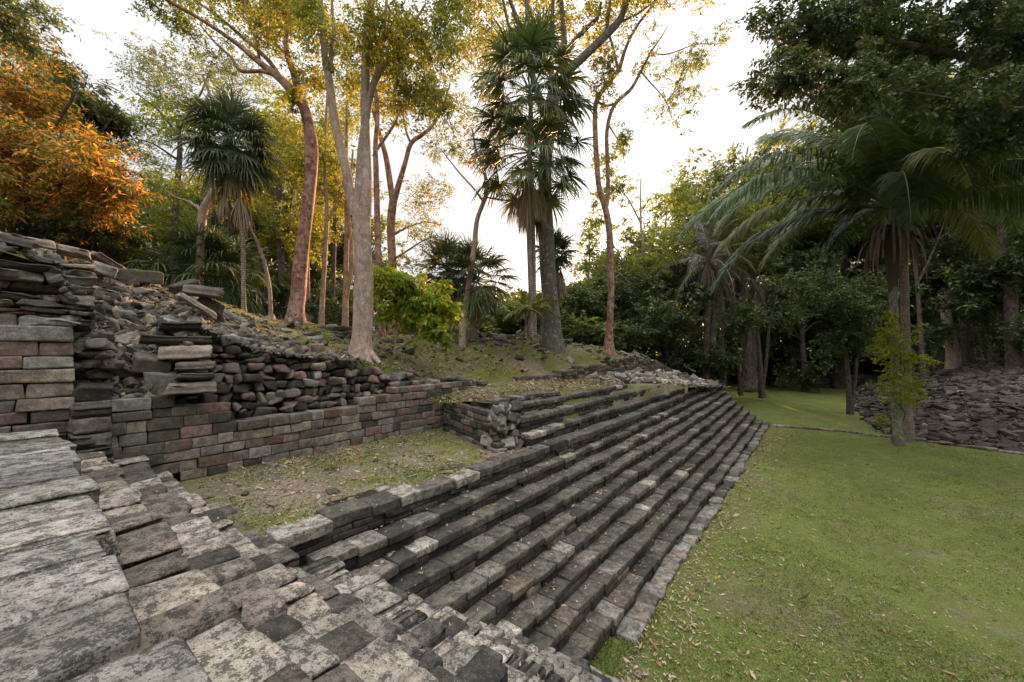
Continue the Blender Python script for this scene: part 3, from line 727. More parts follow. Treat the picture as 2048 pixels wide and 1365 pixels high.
for (q, h, hd, ti, ro, c, lab) in BIG:
    if lab is None: continue
    p = P(*q); rng2 = np.random.default_rng(int(q[0]*3+q[1])); g = Geo()
    # heading measured from the picture's horizontal at that spot: stones face the viewer
    vx = np.array([q[1]*0+1., 0, 0]); d = np.array([p[0], p[1], 0]); d /= np.linalg.norm(d); side = np.array([d[1], -d[0], 0])
    tax = side*math.cos(hd)+d*math.sin(hd); dax = -side*math.sin(hd)+d*math.cos(hd)
    R = np.array([tax*math.cos(ti) - DZ*math.sin(ti), dax, tax*math.sin(ti)+DZ*math.cos(ti)])
    R = np.array([R[0], R[1]*math.cos(ro)+R[2]*math.sin(ro), -R[1]*math.sin(ro)+R[2]*math.cos(ro)])
    stones(g, [p], [tuple(a*.9 for a in h)], R[None], palette(rng2, 1, [(1, c)]), rng2, 'hi', .022, .11, .06)
    o = g.build('fallen_stone', M['stone_r'], None, tuple(p)); tag(o, lab, 'stone', 'large fallen stones lying about the ruin')
# pile of courses between the two big trunks
g = Geo(); rng = np.random.default_rng(90)
for lvl in range(5):
    for i in range(9-lvl):
        px = 628+i*16+lvl*4+rng.uniform(-4, 4); d = 12.1+rng.uniform(-.15, .3)+(.25 if i > 4 else 0)
        p = P(px, 700-lvl*10.5, d); s = rng.uniform(.10, .17)
        stones(g, [p], [(s, .16, .075)], rot_from_normal(np.array([rng.normal()*.1, rng.normal()*.1, 1]), rng.normal()*.4, rng)[None], palette(rng, 1, [(3, DARK), (3, MID), (1, GREY)]), rng, 'mid', .03, .15, .07)
o = g.build('stone_pile', M['stone_r'], None, tuple(P(690, 705, 12.1))); tag(o, 'low stack of squared stones on the mound behind the big mottled trunk', 'stone pile')
# line of flat stones across the lawn
g = Geo(); rng = np.random.default_rng(17)
kp = np.array([[(px-CX)/F*(F*EYE/(py-HY)), F*EYE/(py-HY)] for px, py in ((1545, 853), (1640, 861), (1700, 867), (1780, 877), (1860, 886), (1960, 899), (2048, 911), (2300, 945))])
dd = np.concatenate([[0], np.cumsum(np.linalg.norm(np.diff(kp, axis=0), axis=1))])
def kpath(s):
    p = np.array([np.interp(s, dd, kp[:, 0]), np.interp(s, dd, kp[:, 1])]); q = np.array([np.interp(s+.2, dd, kp[:, 0]), np.interp(s+.2, dd, kp[:, 1])]); t = q-p; t /= np.linalg.norm(t)
    return p, t, np.array([-t[1], t[0]])*-1
course(g, kpath, 0, dd[-1]-.3, .10, .2, .32, rng, [(3, GREY), (3, TAN), (2, MID)], (.35, 1.0), 'mid', .03, .12, .05, .05, .02)
tag(g.build('kerb_line', M['stone_a'], None, (float(kp[3, 0]), float(kp[3, 1]), 0)), 'line of flat pale stones crossing the lawn from the stair foot to the palm', 'kerb')
# low ruined wall at the far side of the lawn
g = Geo(); rng = np.random.default_rng(18)
for seg, (pa, pb, dep, hgt) in enumerate(((1375, 1560, 52, 1.15), (1545, 1800, 45, 1.35))):
    xa, xb = (pa-CX)/F*dep, (pb-CX)/F*dep
    z = 0
    while z < hgt:
        h = rng.uniform(.14, .24); e = split(xa+z*.8, xb-z*.8, .5, 1.3, rng)
        for a, b in zip(e[:-1], e[1:]):
            stones(g, [((a+b)/2, dep+z*.8+rng.normal()*.06, z+h/2)], [((b-a)/2*.98, .4, h/2)], np.eye(3)[None], palette(rng, 1, [(2, DARK), (3, MID), (3, GREY)]), rng, 'lo', .03, .1, .05)
        z += h
    box(g, ((xa+xb)/2, dep+1.9+.5, hgt/2-.1), ((xb-xa)/2, 1.7, hgt/2), np.eye(3), (.05, .05, .03))
tag(g.build('ruined_wall', M['stone_r'], None, (24, 47, 0)), 'low dark ruined platform wall at the far side of the lawn', 'wall')
# ------------------------------------------------------------------ plants
def catmull(P_, n):
    P_ = np.asarray(P_, float); k = len(P_)
    if k < 3:
        t = np.linspace(0, 1, n)[:, None]; return P_[0]*(1-t)+P_[-1]*t
    A = np.vstack([2*P_[0]-P_[1], P_, 2*P_[-1]-P_[-2]]); ts = np.linspace(0, k-1-1e-6, n); out = []
    for t in ts:
        i = int(t); f = t-i; p0, p1, p2, p3 = A[i], A[i+1], A[i+2], A[i+3]
        out.append(.5*((2*p1)+(-p0+p2)*f+(2*p0-5*p1+4*p2-p3)*f*f+(-p0+3*p1-3*p2+p3)*f**3))
    return np.array(out)
def tube(g, pts, rad, sides=8, rng=None, wob=.0, col=(.1, .1, .1), flute=0.0):
    pts = np.asarray(pts, float); rad = np.asarray(rad, float); n = len(pts)
    T = np.gradient(pts, axis=0); T /= np.linalg.norm(T, axis=1)[:, None]+1e-9
    ref = np.array([1., 0, 0]) if abs(T[0, 0]) < .8 else np.array([0, 1., 0])
    a = np.linspace(0, 2*np.pi, sides, endpoint=False); V = []
    for i in range(n):
        x = ref - T[i]*ref.dot(T[i]); x /= np.linalg.norm(x); ref = x; y = np.cross(T[i], x)
        rr = rad[i]*np.ones(sides)
        if wob and rng is not None: rr = rr*(1+wob*np.sin(a*2+i*.35+1)+wob*.6*np.sin(a*3-i*.5))
        if flute: rr = rr*(1+flute*math.exp(-i*.55)*(.55*np.sin(a*5+.5)+.45*np.sin(a*3+2)))
        V.append(pts[i]+np.outer(np.cos(a)*rr, x)+np.outer(np.sin(a)*rr, y))
    V = np.vstack(V); i0 = (np.arange(n-1)[:, None]*sides + np.arange(sides)[None]); i1 = (np.arange(n-1)[:, None]*sides + (np.arange(sides)+1)[None] % sides)
    q = np.stack([i0, i1, i1+sides, i0+sides], -1).reshape(-1, 4)
    g.add(V, q, col, 0.)
def leafquads(g, c, d, L, W, rng, col, up=.35, fold=.15):
    """diamond leaves: base c, direction d (unit), length L, width W"""
    N = len(c); L = np.broadcast_to(L, (N,))[:, None]; W = np.broadcast_to(W, (N,))[:, None]
    nr = rng.normal(size=(N, 3)); nr[:, 2] += up*3
    s = np.cross(d, nr); s /= np.linalg.norm(s, axis=1)[:, None]+1e-9
    nn = np.cross(s, d)
    V = np.stack([c, c+d*L*.45+s*W*.5-nn*W*fold, c+d*L-nn*L*.08, c+d*L*.45-s*W*.5-nn*W*fold], 1).reshape(-1, 3)
    q = np.arange(N*4).reshape(N, 4)
    g.add(V, q, np.repeat(col, 4, 0), 0.)
GREENS = [(3, (.105, .145, .040)), (3, (.14, .175, .042)), (1.5, (.18, .20, .045)), (.6, (.24, .21, .05))]
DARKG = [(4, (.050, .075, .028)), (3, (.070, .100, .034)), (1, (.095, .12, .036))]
GOLDG = [(3, (.12, .145, .030)), (3, (.19, .185, .030)), (2, (.30, .235, .032)), (1.5, (.08, .11, .026))]
GREYG = [(3, (.12, .145, .085)), (2, (.15, .17, .09)), (1, (.09, .115, .065))]
LIME = [(3, (.19, .28, .035)), (3, (.14, .22, .035)), (1, (.30, .30, .04)), (.6, (.40, .25, .04))]

def foliage(g, ends, dirs, rng, n, spread, size, pal, droop=.3, asp=.42, flat=.7, jsize=.35, csh=.25):
    """n leaves round each twig end"""
    N = len(ends)
    if N == 0: return
    k = 9 if n >= 20 else 6; m = max(2, int(round(n/k))); n = m*k     # m sprays of k leaves at each twig end
    sd = rng.normal(size=(N, m, 3)); sd[..., 2] *= flat; sd += dirs[:, None]*.55; sd /= np.linalg.norm(sd, axis=2, keepdims=True)
    ln = spread*rng.uniform(.6, 1.5, (N, m, 1, 1)); tt = ((np.arange(k)+.6)/k)[None, None, :, None]
    o0 = rng.normal(size=(N, m, 1, 3))*spread*.22; o0[..., 2] *= flat
    off = o0 + sd[:, :, None]*ln*tt; off[..., 2] -= (tt[..., 0]**2)*ln[..., 0]*droop*.5
    off = off + rng.normal(size=off.shape)*size*.12
    c = (ends[:, None, None]+off).reshape(-1, 3)
    sv = np.cross(sd, rng.normal(size=sd.shape)*.5+np.array([0, 0, 1.])); sv /= np.linalg.norm(sv, axis=2, keepdims=True)+1e-9
    sgn = np.where(np.arange(k) % 2, 1., -1.)[None, None, :, None]
    d = sd[:, :, None]*.6 + sv[:, :, None]*sgn*.8 + rng.normal(size=off.shape)*.28; d = d.reshape(-1, 3); d[:, 2] -= droop*.9
    d /= np.linalg.norm(d, axis=1)[:, None]
    col = palette(rng, N*n, pal)*np.repeat(rng.uniform(1-csh, 1+csh, (N, 1)), n, 0)
    L = size*rng.uniform(1-jsize, 1+jsize, N*n)
    leafquads(g, c, d, L, L*asp, rng, col)

class Plant:
    def __init__(s, seed): s.rng = np.random.default_rng(seed); s.wood = Geo(); s.leaf = Geo(); s.nodes = []; s.nr = []
    def limb(s, pts, rad, sides=8, wob=.04, flute=0., n=None):
        P4 = np.column_stack([pts, rad]); n = n or max(4, len(pts)*4); C = catmull(P4, n)
        tube(s.wood, C[:, :3], np.maximum(C[:, 3], .003), sides, s.rng, wob, flute=flute)
        s.nodes += list(C[n//3:, :3]); s.nr += list(C[n//3:, 3])
    def blob(s, c, r, ncl, nleaf, spread, size, pal, droop=.3, asp=.42, lumps=None, fill=.35, twig=.5, flat=.7, reach=None, csh=.25):
        rng = s.rng; c = np.asarray(c, float); r = np.asarray(r, float)
        lumps = lumps or max(2, ncl//7)
        lc = rng.normal(size=(lumps, 3)); lc /= np.linalg.norm(lc, axis=1)[:, None]; lc = c + lc*r*rng.uniform(fill, .95, (lumps, 1))
        cl = lc[rng.integers(0, lumps, ncl)] + rng.normal(size=(ncl, 3))*r*.24
        nodes = np.array(s.nodes); dmin = np.linalg.norm(cl[:, None]-nodes[None, ::2], axis=2).min(1)
        cl = cl[np.argsort(dmin)]; nd = list(s.nodes); dirs = []
        arr = np.zeros((len(nd)+ncl*4, 3)); arr[:len(nd)] = nd; rr = np.zeros(len(arr)); rr[:len(nd)] = s.nr; k = len(nd)
        for e in cl:
            dist = np.linalg.norm(arr[:k]-e, axis=1) + .35*np.maximum(0, arr[:k, 2]-e[2]); j = int(dist.argmin()); a = arr[j]; D = np.linalg.norm(e-a)+1e-6
            m1 = a*.62+e*.38 + rng.normal(size=3)*D*.09 + np.array([0, 0, .07*D]); m2 = a*.28+e*.72 + rng.normal(size=3)*D*.07 + np.array([0, 0, .05*D])
            r0 = min(rr[j]*.75+.002, .010*twig*2 + .018*twig*D); pts = [a, m1, m2, e]
            tube(s.wood, np.array(pts), [r0, r0*.75, r0*.5, .004], 4, rng)
            for q, w in ((m1, .75), (m2, .5), (e, .3)): arr[k] = q; rr[k] = r0*w; k += 1
            v = e-m2; dirs.append(v/(np.linalg.norm(v)+1e-9))
        s.nodes = list(arr[:k]); s.nr = list(rr[:k])
        foliage(s.leaf, cl, np.array(dirs), rng, nleaf, spread, size, pal, droop, asp, flat, csh=csh)
    def build(s, name, label, cat, base, bark, leafm='leaf', group=None):
        root = empty(name, base, label, cat, group)
        s.wood.build('trunk', M[bark], root)
        if s.leaf.n: s.leaf.build('crown', M[leafm], root, smooth=False)
        return root
def tree_px(name, label, cat, seed, d0, limbs, blobs, bark, leafm='leaf', flute=.35, base=None, group=None, sides=10, ws=.65):
    """limbs: [[(px, py, width px, depth offset)...]...]; blobs: [(px, py, depth offset, rx px, rz px, ry m, dict)]"""
    t = Plant(seed)
    for i, lb in enumerate(limbs):
        pts = []; rad = []
        for q in lb:
            dd = q[3] if len(q) > 3 else 0; p = P(q[0], q[1], d0+dd); pts.append(p); rad.append(q[2]*ws/2/F*(d0+dd))
        if i == 0:
            pts[0] = pts[0]-np.array([0, 0, .25]); gu, gv = toUV(pts[0][0], pts[0][1])
            if d0 < 22 and gv < -8.1 and -8 < gu < 30: pts[0][2] = min(pts[0][2], float(mound_z(np.array([gu]), np.array([gv]))[0])-.35)
        t.limb(pts, rad, sides if i == 0 else 7, flute=flute if i == 0 else 0., n=len(pts)*4 if i else len(pts)*5)
    for (px, py, dd, rx, rz, ry, kw) in blobs:
        D = d0+dd; t.blob(P(px, py, D), (rx*1.1/F*D, ry, rz*1.1/F*D), **kw)
    b = P(limbs[0][0][0], limbs[0][0][1], d0)
    return t.build(name, label, cat, b, bark, leafm, group)
def K(ncl, nleaf=55, spread=.38, size=.12, pal=GOLDG, **k): return dict(ncl=int(ncl*1.25), nleaf=int(nleaf*1.3), spread=spread, size=size, pal=pal, **k)
GT = 'big trees growing on the mound'
tree_px('red_bark_tree', 'tall tree with a smooth leaning red-brown trunk, left of the big mottled trunk', 'tree', 1, 14,
 [[(590, 646, 84), (592, 628, 54), (596, 590, 44), (600, 540, 41), (608, 470, 38), (617, 400, 36), (623, 330, 36), (622, 280, 36), (612, 228, 34), (597, 190, 30)],
  [(600, 200, 28), (560, 158, 24), (521, 127, 19), (470, 85, 14), (411, 45, 11, -.5), (350, 10, 8, -1), (290, -20, 5, -1.4)],
  [(553, 152, 14), (523, 143, 12), (482, 142, 11, .3), (462, 115, 9, .6), (430, 85, 7, 1), (400, 50, 5, 1.3)],
  [(570, 170, 15), (534, 118, 13, .4), (480, 70, 11, .8), (430, 28, 9, 1.2), (380, -6, 7, 1.6), (340, -40, 5, 2)],
  [(600, 195, 26), (589, 150, 22), (576, 115, 17), (572, 75, 14), (580, 35, 12), (592, -10, 10), (605, -60, 7)],
  [(520, 128, 9), (512, 80, 7), (495, 40, 6), (488, -10, 5)]],
 [(600, 40, 0, 80, 80, 1.2, K(95, 42, .34, .12)), (420, 10, .5, 110, 60, 1.2, K(90, 34, .32, .11, GREENS)), (510, 20, .8, 60, 60, 1.2, K(40, 36, .3, .11)), (330, 0, -1, 60, 50, 1, K(50, 36, .3, .11, GREENS)),
  (600, 160, -.3, 42, 40, .8, K(28, 34, .26, .11)), (590, 200, -.6, 14, 22, .3, K(10, 30, .18, .12))], 'bark_red', group=None)
tree_px('mottled_bark_tree', 'nearest big tree, its thick pale mottled trunk forking into three', 'tree', 2, 10,
 [[(722, 722, 120), (722, 706, 80), (724, 672, 62), (727, 610, 58), (727, 540, 56), (724, 470, 55), (724, 410, 54)],
  [(712, 432, 34), (702, 395, 31), (692, 340, 29), (680, 290, 28), (668, 230, 26), (659, 165, 24), (650, 115, 21), (645, 50, 17), (640, -20, 14)],
  [(728, 430, 44), (733, 380, 36), (732, 300, 30), (730, 205, 27), (734, 88, 25), (742, 0, 22), (748, -70, 18)],
  [(716, 425, 34), (720, 370, 30), (725, 290, 27), (740, 195, 22), (760, 142, 20), (776, 122, 17), (804, 82, 14), (824, 53, 9), (850, 10, 6)],
  [(740, 195, 15), (756, 140, 14), (764, 90, 13), (770, 40, 11), (776, -30, 8)],
  [(664, 145, 13), (662, 105, 12), (667, 60, 10), (664, 0, 8), (668, -40, 6)],
  [(722, 700, 30), (700, 715, 24, -.1), (684, 730, 15, -.3), (672, 740, 8, -.4)], [(724, 690, 30), (745, 712, 22, -.1), (760, 728, 12, -.2)]],
 [(800, 90, -.2, 80, 95, 1.0, K(75, 48, .26, .085, GOLDG, droop=.7)), (640, 30, -.2, 60, 80, .9, K(60, 44, .26, .085, GREENS, droop=.7)), (725, 60, -.4, 60, 80, .7, K(45, 44, .24, .085, GOLDG, droop=.7)),
  (850, 180, .3, 55, 60, .7, K(40, 46, .24, .085, GREENS, droop=.7)), (880, 50, .4, 75, 75, 1, K(80, 46, .26, .085, GREENS, droop=.7)), (560, -10, .8, 60, 50, .8, K(40, 40, .26, .085, GOLDG, droop=.7))], 'bark_pale', group=None)
tree_px('slim_red_tree', 'slim straight red trunk close behind the big mottled trunk', 'tree', 3, 13,
 [[(765, 700, 34), (763, 660, 24), (758, 560, 20), (755, 450, 18), (752, 340, 17), (751, 290, 15), (755, 230, 13), (748, 160, 11), (742, 90, 8)], [(753, 300, 10), (775, 270, 9), (792, 240, 7), (800, 200, 5)]],
 [(760, 130, 0, 70, 90, 1.4, K(80, 36, .33, .11)), (800, 210, .4, 40, 40, .8, K(20, 36, .3, .11))], 'bark_red', group=None)
tree_px('forked_red_tree', 'reddish tree forking into two curving limbs right behind the young leafy shrub', 'tree', 4, 16,
 [[(787, 690, 40), (786, 640, 30), (785, 533, 27), (782, 450, 25), (787, 395, 25)], [(785, 400, 19), (774, 325, 17), (764, 285, 14), (754, 250, 11), (742, 200, 8), (735, 150, 6)],
  [(789, 400, 19), (799, 365, 17), (810, 328, 15), (822, 288, 14), (845, 270, 12), (863, 254, 10), (884, 218, 8), (900, 170, 5)], [(822, 288, 8), (812, 262, 7), (806, 220, 6), (812, 170, 4)],
  [(787, 470, 9), (815, 455, 6, .3), (850, 445, 4, .5), (880, 450, 3, .6)], [(785, 520, 9), (810, 505, 6, -.2), (850, 480, 4, -.4), (875, 475, 3, -.5)]],
 [(850, 420, .2, 55, 70, 1.2, K(70, 30, .34, .10)), (770, 180, 0, 70, 70, 1.2, K(60, 36, .33, .11)), (880, 170, 0, 60, 70, 1.2, K(70, 34, .33, .11)), (835, 490, -.3, 45, 45, .9, K(30, 26, .3, .10)), (950, 130, .5, 60, 60, 1, K(50, 32, .33, .11))], 'bark_red', group=None)
tree_px('leaning_thin_tree', 'thin crooked tree rising between the two small fan palms in the sky gap', 'tree', 5, 16,
 [[(923, 676, 26), (927, 640, 19), (937, 570, 17), (949, 494, 17), (951, 465, 15), (955, 438, 15), (965, 410, 14), (972, 388, 13), (970, 350, 10), (952, 300, 7), (945, 260, 5)],
  [(967, 404, 8), (948, 378, 6), (918, 345, 5, .3), (884, 302, 3, .5)], [(972, 395, 6), (1000, 400, 5), (1022, 402, 3)]],
 [(895, 290, .4, 50, 38, .9, K(38, 30, .3, .10, GREENS)), (965, 270, 0, 55, 55, .9, K(45, 32, .3, .10)), (1012, 400, 0, 18, 12, .4, K(7, 24, .2, .09))], 'bark_pale', group=None)
tree_px('great_grey_tree', 'massive grey-white trunk with dark spreading limbs on the rocky crest behind the tall fan palm', 'tree', 6, 18,
 [[(1103, 680, 62), (1103, 650, 48), (1100, 600, 42), (1096, 540, 39), (1092, 460, 37), (1090, 380, 35), (1092, 300, 33), (1100, 230, 34), (1112, 175, 34)],
  [(1106, 195, 26), (1135, 145, 24), (1164, 117, 22), (1210, 73, 20), (1237, 44, 17), (1252, 9, 14), (1275, -45, 10)], [(1112, 180, 24), (1128, 130, 18), (1128, 80, 15), (1125, 30, 12), (1120, -30, 9)],
  [(1120, 150, 17), (1142, 92, 13), (1175, 55, 11), (1195, 35, 9), (1202, 5, 6)], [(1096, 240, 18), (1065, 150, 15), (1057, 70, 13), (1053, 0, 11), (1048, -50, 8)],
  [(1104, 200, 14), (1102, 110, 12), (1104, 40, 11), (1108, -30, 8)], [(1088, 235, 16, -.3), (1050, 100, 13, -.5), (1034, 40, 11, -.6), (1016, -10, 9, -.8)], [(1040, 80, 9, -.5), (1020, 60, 8, -.8), (1006, 0, 7, -1)],
  [(1240, 45, 7), (1275, 28, 5, .3), (1308, 2, 4, .5), (1330, -30, 3, .5)], [(1210, 72, 8), (1218, 30, 7, .3), (1222, -10, 5, .4)]],
 [(990, 30, 0, 75, 60, 1.8, K(90, 34, .42, .14)), (1150, 30, .5, 80, 60, 1.8, K(80, 34, .42, .14)), (1280, 0, .3, 85, 50, 1.5, K(90, 36, .42, .14)), (1205, 170, .8, 40, 70, 1.2, K(40, 32, .38, .13)), (1060, -40, 0, 90, 50, 2, K(50, 34, .42, .14)), (1400, -40, .5, 60, 50, 1.5, K(40, 34, .42, .14)), (940, 90, .5, 50, 50, 1.2, K(40, 32, .38, .13))], 'bark_grey', flute=.45, group=None, ws=.8)
tree_px('crooked_red_tree', 'crooked red-brown trunk splitting into two long bare limbs at the right end of the mound', 'tree', 7, 19,
 [[(1217, 700, 40), (1218, 670, 24), (1221, 620, 21), (1222, 560, 21), (1219, 470, 20), (1212, 422, 20), (1198, 375, 17), (1192, 300, 16), (1190, 230, 15), (1194, 200, 15), (1214, 170, 14), (1238, 140, 13)],
  [(1238, 141, 13), (1252, 95, 10), (1272, 55, 9), (1297, 22, 8), (1322, -15, 7), (1340, -60, 5)], [(1236, 140, 8), (1226, 95, 8), (1213, 50, 7), (1216, 15, 5), (1230, -20, 4)],
  [(1211, 425, 14), (1216, 385, 13), (1215, 330, 12), (1214, 262, 12), (1228, 212, 11), (1262, 178, 10), (1283, 140, 8), (1305, 100, 6), (1322, 75, 4), (1336, 52, 2)], [(1196, 205, 8), (1212, 212, 8), (1228, 208, 7)],
  [(1303, 108, 4), (1338, 108, 4), (1390, 90, 3), (1440, 88, 2)], [(1283, 145, 5), (1300, 165, 4, .3), (1330, 200, 3, .4), (1345, 240, 2, .4)], [(1217, 250, 5), (1240, 290, 3, .3), (1250, 330, 2, .4)]],
 [(1410, 95, 0, 48, 34, .8, K(30, 32, .32, .12, GREENS, droop=.6)), (1335, 185, .2, 52, 52, .9, K(58, 30, .32, .12, GREENS, droop=.6)), (1300, 110, 0, 34, 28, .6, K(14, 30, .3, .12, GREENS, droop=.6)), (1250, 310, .2, 30, 46, .6, K(22, 28, .3, .12, GREENS, droop=.6)), (1320, -20, 0, 50, 40, 1, K(26, 32, .34, .12))], 'bark_red', group=None)
tree_px('pale_trunk_tree', 'smooth pale pink trunk rising in front of the low fan palms on the left', 'tree', 8, 15.2,
 [[(398, 612, 32), (398, 575, 25), (401, 500, 23), (405, 432, 23), (416, 402, 21), (434, 372, 19), (448, 335, 16), (452, 290, 12), (440, 240, 10), (420, 190, 8), (405, 150, 6)], [(405, 425, 10), (380, 405, 6), (352, 395, 4), (330, 380, 3)]],
 [(390, 170, 1.5, 90, 46, 1.6, K(70, 30, .34, .10, GREYG)), (330, 360, .5, 50, 40, 1, K(40, 30, .32, .10, GREENS)), (470, 140, 1, 60, 50, 1.2, K(40, 30, .34, .10, GREYG))], 'bark_pale', group=None)
tree_px('feathery_tree', 'airy grey-green tree with fine spreading branches against the sky on the left', 'tree', 9, 22,
 [[(350, 640, 26), (348, 520, 20), (352, 400, 17), (360, 300, 13), (355, 240, 10)], [(356, 270, 8), (320, 225, 6), (290, 200, 4), (262, 180, 3)], [(358, 260, 8), (400, 190, 6), (420, 140, 4)], [(355, 320, 8), (310, 290, 5), (280, 280, 4)]],
 [(330, 170, 0, 75, 36, 2.2, K(90, 30, .5, .13, GREYG, flat=.4)), (330, 280, 0, 65, 40, 2.2, K(80, 32, .5, .13, GREENS, flat=.4)), (440, 150, .5, 70, 50, 2, K(70, 30, .5, .13, GREYG, flat=.4)), (300, 370, 0, 50, 60, 2, K(60, 34, .5, .13, GREENS)), (350, 440, 0, 70, 50, 2, K(60, 36, .5, .13, GREENS))], 'bark_dark', group=None)
tree_px('bent_sapling', 'thin bent trunk angling left between the palm and the red-brown trunk', 'tree', 10, 15,
 [[(541, 650, 14), (541, 600, 12), (536, 560, 11), (527, 520, 10), (512, 480, 8), (500, 455, 6), (490, 420, 5)]], [(485, 410, 0, 30, 26, .7, K(16, 34, .3, .1, GREENS))], 'bark_pale', group=None)
for i, (lab, d0, x0, w, kx, top, bl) in enumerate([
  ('slender leaning tree just right of the red-brown trunk with bright yellow-green leaves', 17, 642, 16, 12, 150, [(640, 300, 46, 60), (600, 330, 40, 50), (625, 480, 34, 40)]),
  ('twin-stemmed thin pale tree left of the big mottled trunk', 18, 690, 18, 4, 120, [(690, 200, 50, 80), (660, 380, 40, 50)]),
  ('thin dark straight tree between the red-brown trunk and the mottled trunk', 21, 664, 14, 6, 200, [(668, 280, 60, 60), (640, 430, 50, 40)]),
  ('pale slim tree hidden low behind the mottled trunk, gold leaves above', 20, 618, 13, -6, 180, [(600, 230, 60, 60), (560, 290, 50, 50)]),
  ('dark crooked tree filling the gap behind the left palm', 23, 572, 26, -16, 250, [(560, 330, 70, 60), (510, 400, 60, 60), (600, 420, 50, 60)])]):
    lim = [[(x0, 655, w*1.5), (x0+kx*.2, 610, w), (x0+kx*.6, 520, w*.85), (x0+kx, 420, w*.75), (x0+kx*.6, 320, w*.6), (x0+kx*1.2, top, w*.35)], [(x0+kx*.8, 450, w*.5), (x0+kx+25, 390, w*.35), (x0+kx+40, 330, w*.2)], [(x0+kx, 400, w*.45), (x0+kx-26, 350, w*.3), (x0+kx-44, 290, w*.2)]]
    if i == 1: lim.append([(x0+2, 600, w*.8), (x0+14, 520, w*.7), (x0+8, 420, w*.5), (x0+16, 300, w*.3)])
    tree_px('slender_tree', lab, 'tree', 20+i, d0, lim, [(a, b, 0, c, e, 1.8, K(50, 34, .42, .13, GOLDG+GREENS+GREENS if i != 4 else GREENS)) for a, b, c, e in bl], ['bark_pale', 'bark_pale', 'bark_dark', 'bark_pale', 'bark_dark'][i], group=None)
# young shrub with big leaves
tree_px('leafy_shrub', 'young shrub with large bright yellow-green leaves and white-barked stems right of the mottled trunk', 'shrub', 30, 11.3,
 [[(788, 700, 9), (792, 675, 8), (799, 645, 7), (800, 600, 6), (790, 560, 4)], [(790, 698, 9), (815, 686, 8, -.1), (836, 662, 6, -.2), (852, 625, 5, -.2), (868, 595, 3)], [(799, 650, 5), (812, 630, 5), (822, 590, 4), (835, 560, 3)], [(815, 686, 5), (850, 678, 4, -.3), (890, 668, 3, -.4)]],
 [(805, 595, 0, 52, 42, .6, K(64, 26, .21, .17, LIME, droop=.75, asp=.38)), (860, 620, -.1, 48, 36, .5, K(60, 26, .21, .17, LIME, droop=.75, asp=.38)), (780, 570, .1, 36, 30, .4, K(34, 24, .19, .16, LIME, droop=.7, asp=.38)), (870, 668, -.3, 36, 16, .4, K(26, 22, .18, .15, LIME, droop=.7, asp=.38))], 'bark_pale', flute=0)
# mango-like mass at the left
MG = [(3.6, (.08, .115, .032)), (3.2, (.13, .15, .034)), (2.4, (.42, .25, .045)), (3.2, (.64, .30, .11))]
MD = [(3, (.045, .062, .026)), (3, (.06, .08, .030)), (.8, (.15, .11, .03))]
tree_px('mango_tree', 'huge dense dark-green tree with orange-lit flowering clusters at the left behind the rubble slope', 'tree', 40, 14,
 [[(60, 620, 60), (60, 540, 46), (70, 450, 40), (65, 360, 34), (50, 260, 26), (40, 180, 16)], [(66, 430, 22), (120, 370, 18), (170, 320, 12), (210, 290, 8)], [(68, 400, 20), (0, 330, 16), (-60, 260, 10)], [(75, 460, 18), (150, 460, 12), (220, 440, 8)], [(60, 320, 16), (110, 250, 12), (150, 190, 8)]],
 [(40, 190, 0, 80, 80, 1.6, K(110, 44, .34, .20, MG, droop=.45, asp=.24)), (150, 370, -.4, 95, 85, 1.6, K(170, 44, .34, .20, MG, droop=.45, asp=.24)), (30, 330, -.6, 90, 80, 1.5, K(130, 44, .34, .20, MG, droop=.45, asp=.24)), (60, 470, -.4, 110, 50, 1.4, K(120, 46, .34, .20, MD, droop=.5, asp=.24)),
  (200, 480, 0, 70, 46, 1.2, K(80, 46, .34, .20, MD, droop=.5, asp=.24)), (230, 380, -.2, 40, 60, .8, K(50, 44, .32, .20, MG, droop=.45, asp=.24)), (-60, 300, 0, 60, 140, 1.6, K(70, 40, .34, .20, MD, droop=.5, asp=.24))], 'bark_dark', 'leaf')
tree_px('mango_tree', 'rounded blue-green tree standing behind the orange-lit mass on the left', 'tree', 41, 18,
 [[(150, 620, 40), (155, 480, 32), (165, 340, 24), (165, 240, 14)], [(162, 330, 12), (200, 270, 8), (220, 240, 5)]],
 [(150, 210, 0, 62, 56, 1.8, K(110, 44, .42, .24, MD, droop=.5, asp=.26)), (200, 250, 0, 40, 34, 1.2, K(40, 44, .4, .24, MD, droop=.5, asp=.26)), (90, 130, 0, 40, 30, 1.2, K(30, 40, .4, .24, MD, droop=.5, asp=.26))], 'bark_dark', 'leaf')
tree_px('overhanging_tree', 'loose leafy bough hanging into the top left corner', 'tree', 42, 9,
 [[(-330, 620, 60), (-320, 400, 46), (-260, 180, 34), (-150, 60, 22), (-60, 10, 12), (10, -10, 7)], [(-150, 60, 12), (-60, 60, 8), (20, 50, 4)]],
 [(20, 20, 0, 70, 36, .8, K(50, 34, .25, .09, GREYG)), (10, 70, 0, 40, 30, .6, K(26, 32, .22, .09, GREYG)), (-120, 20, 0, 90, 80, 1, K(50, 34, .26, .09, GREYG))], 'bark_dark')
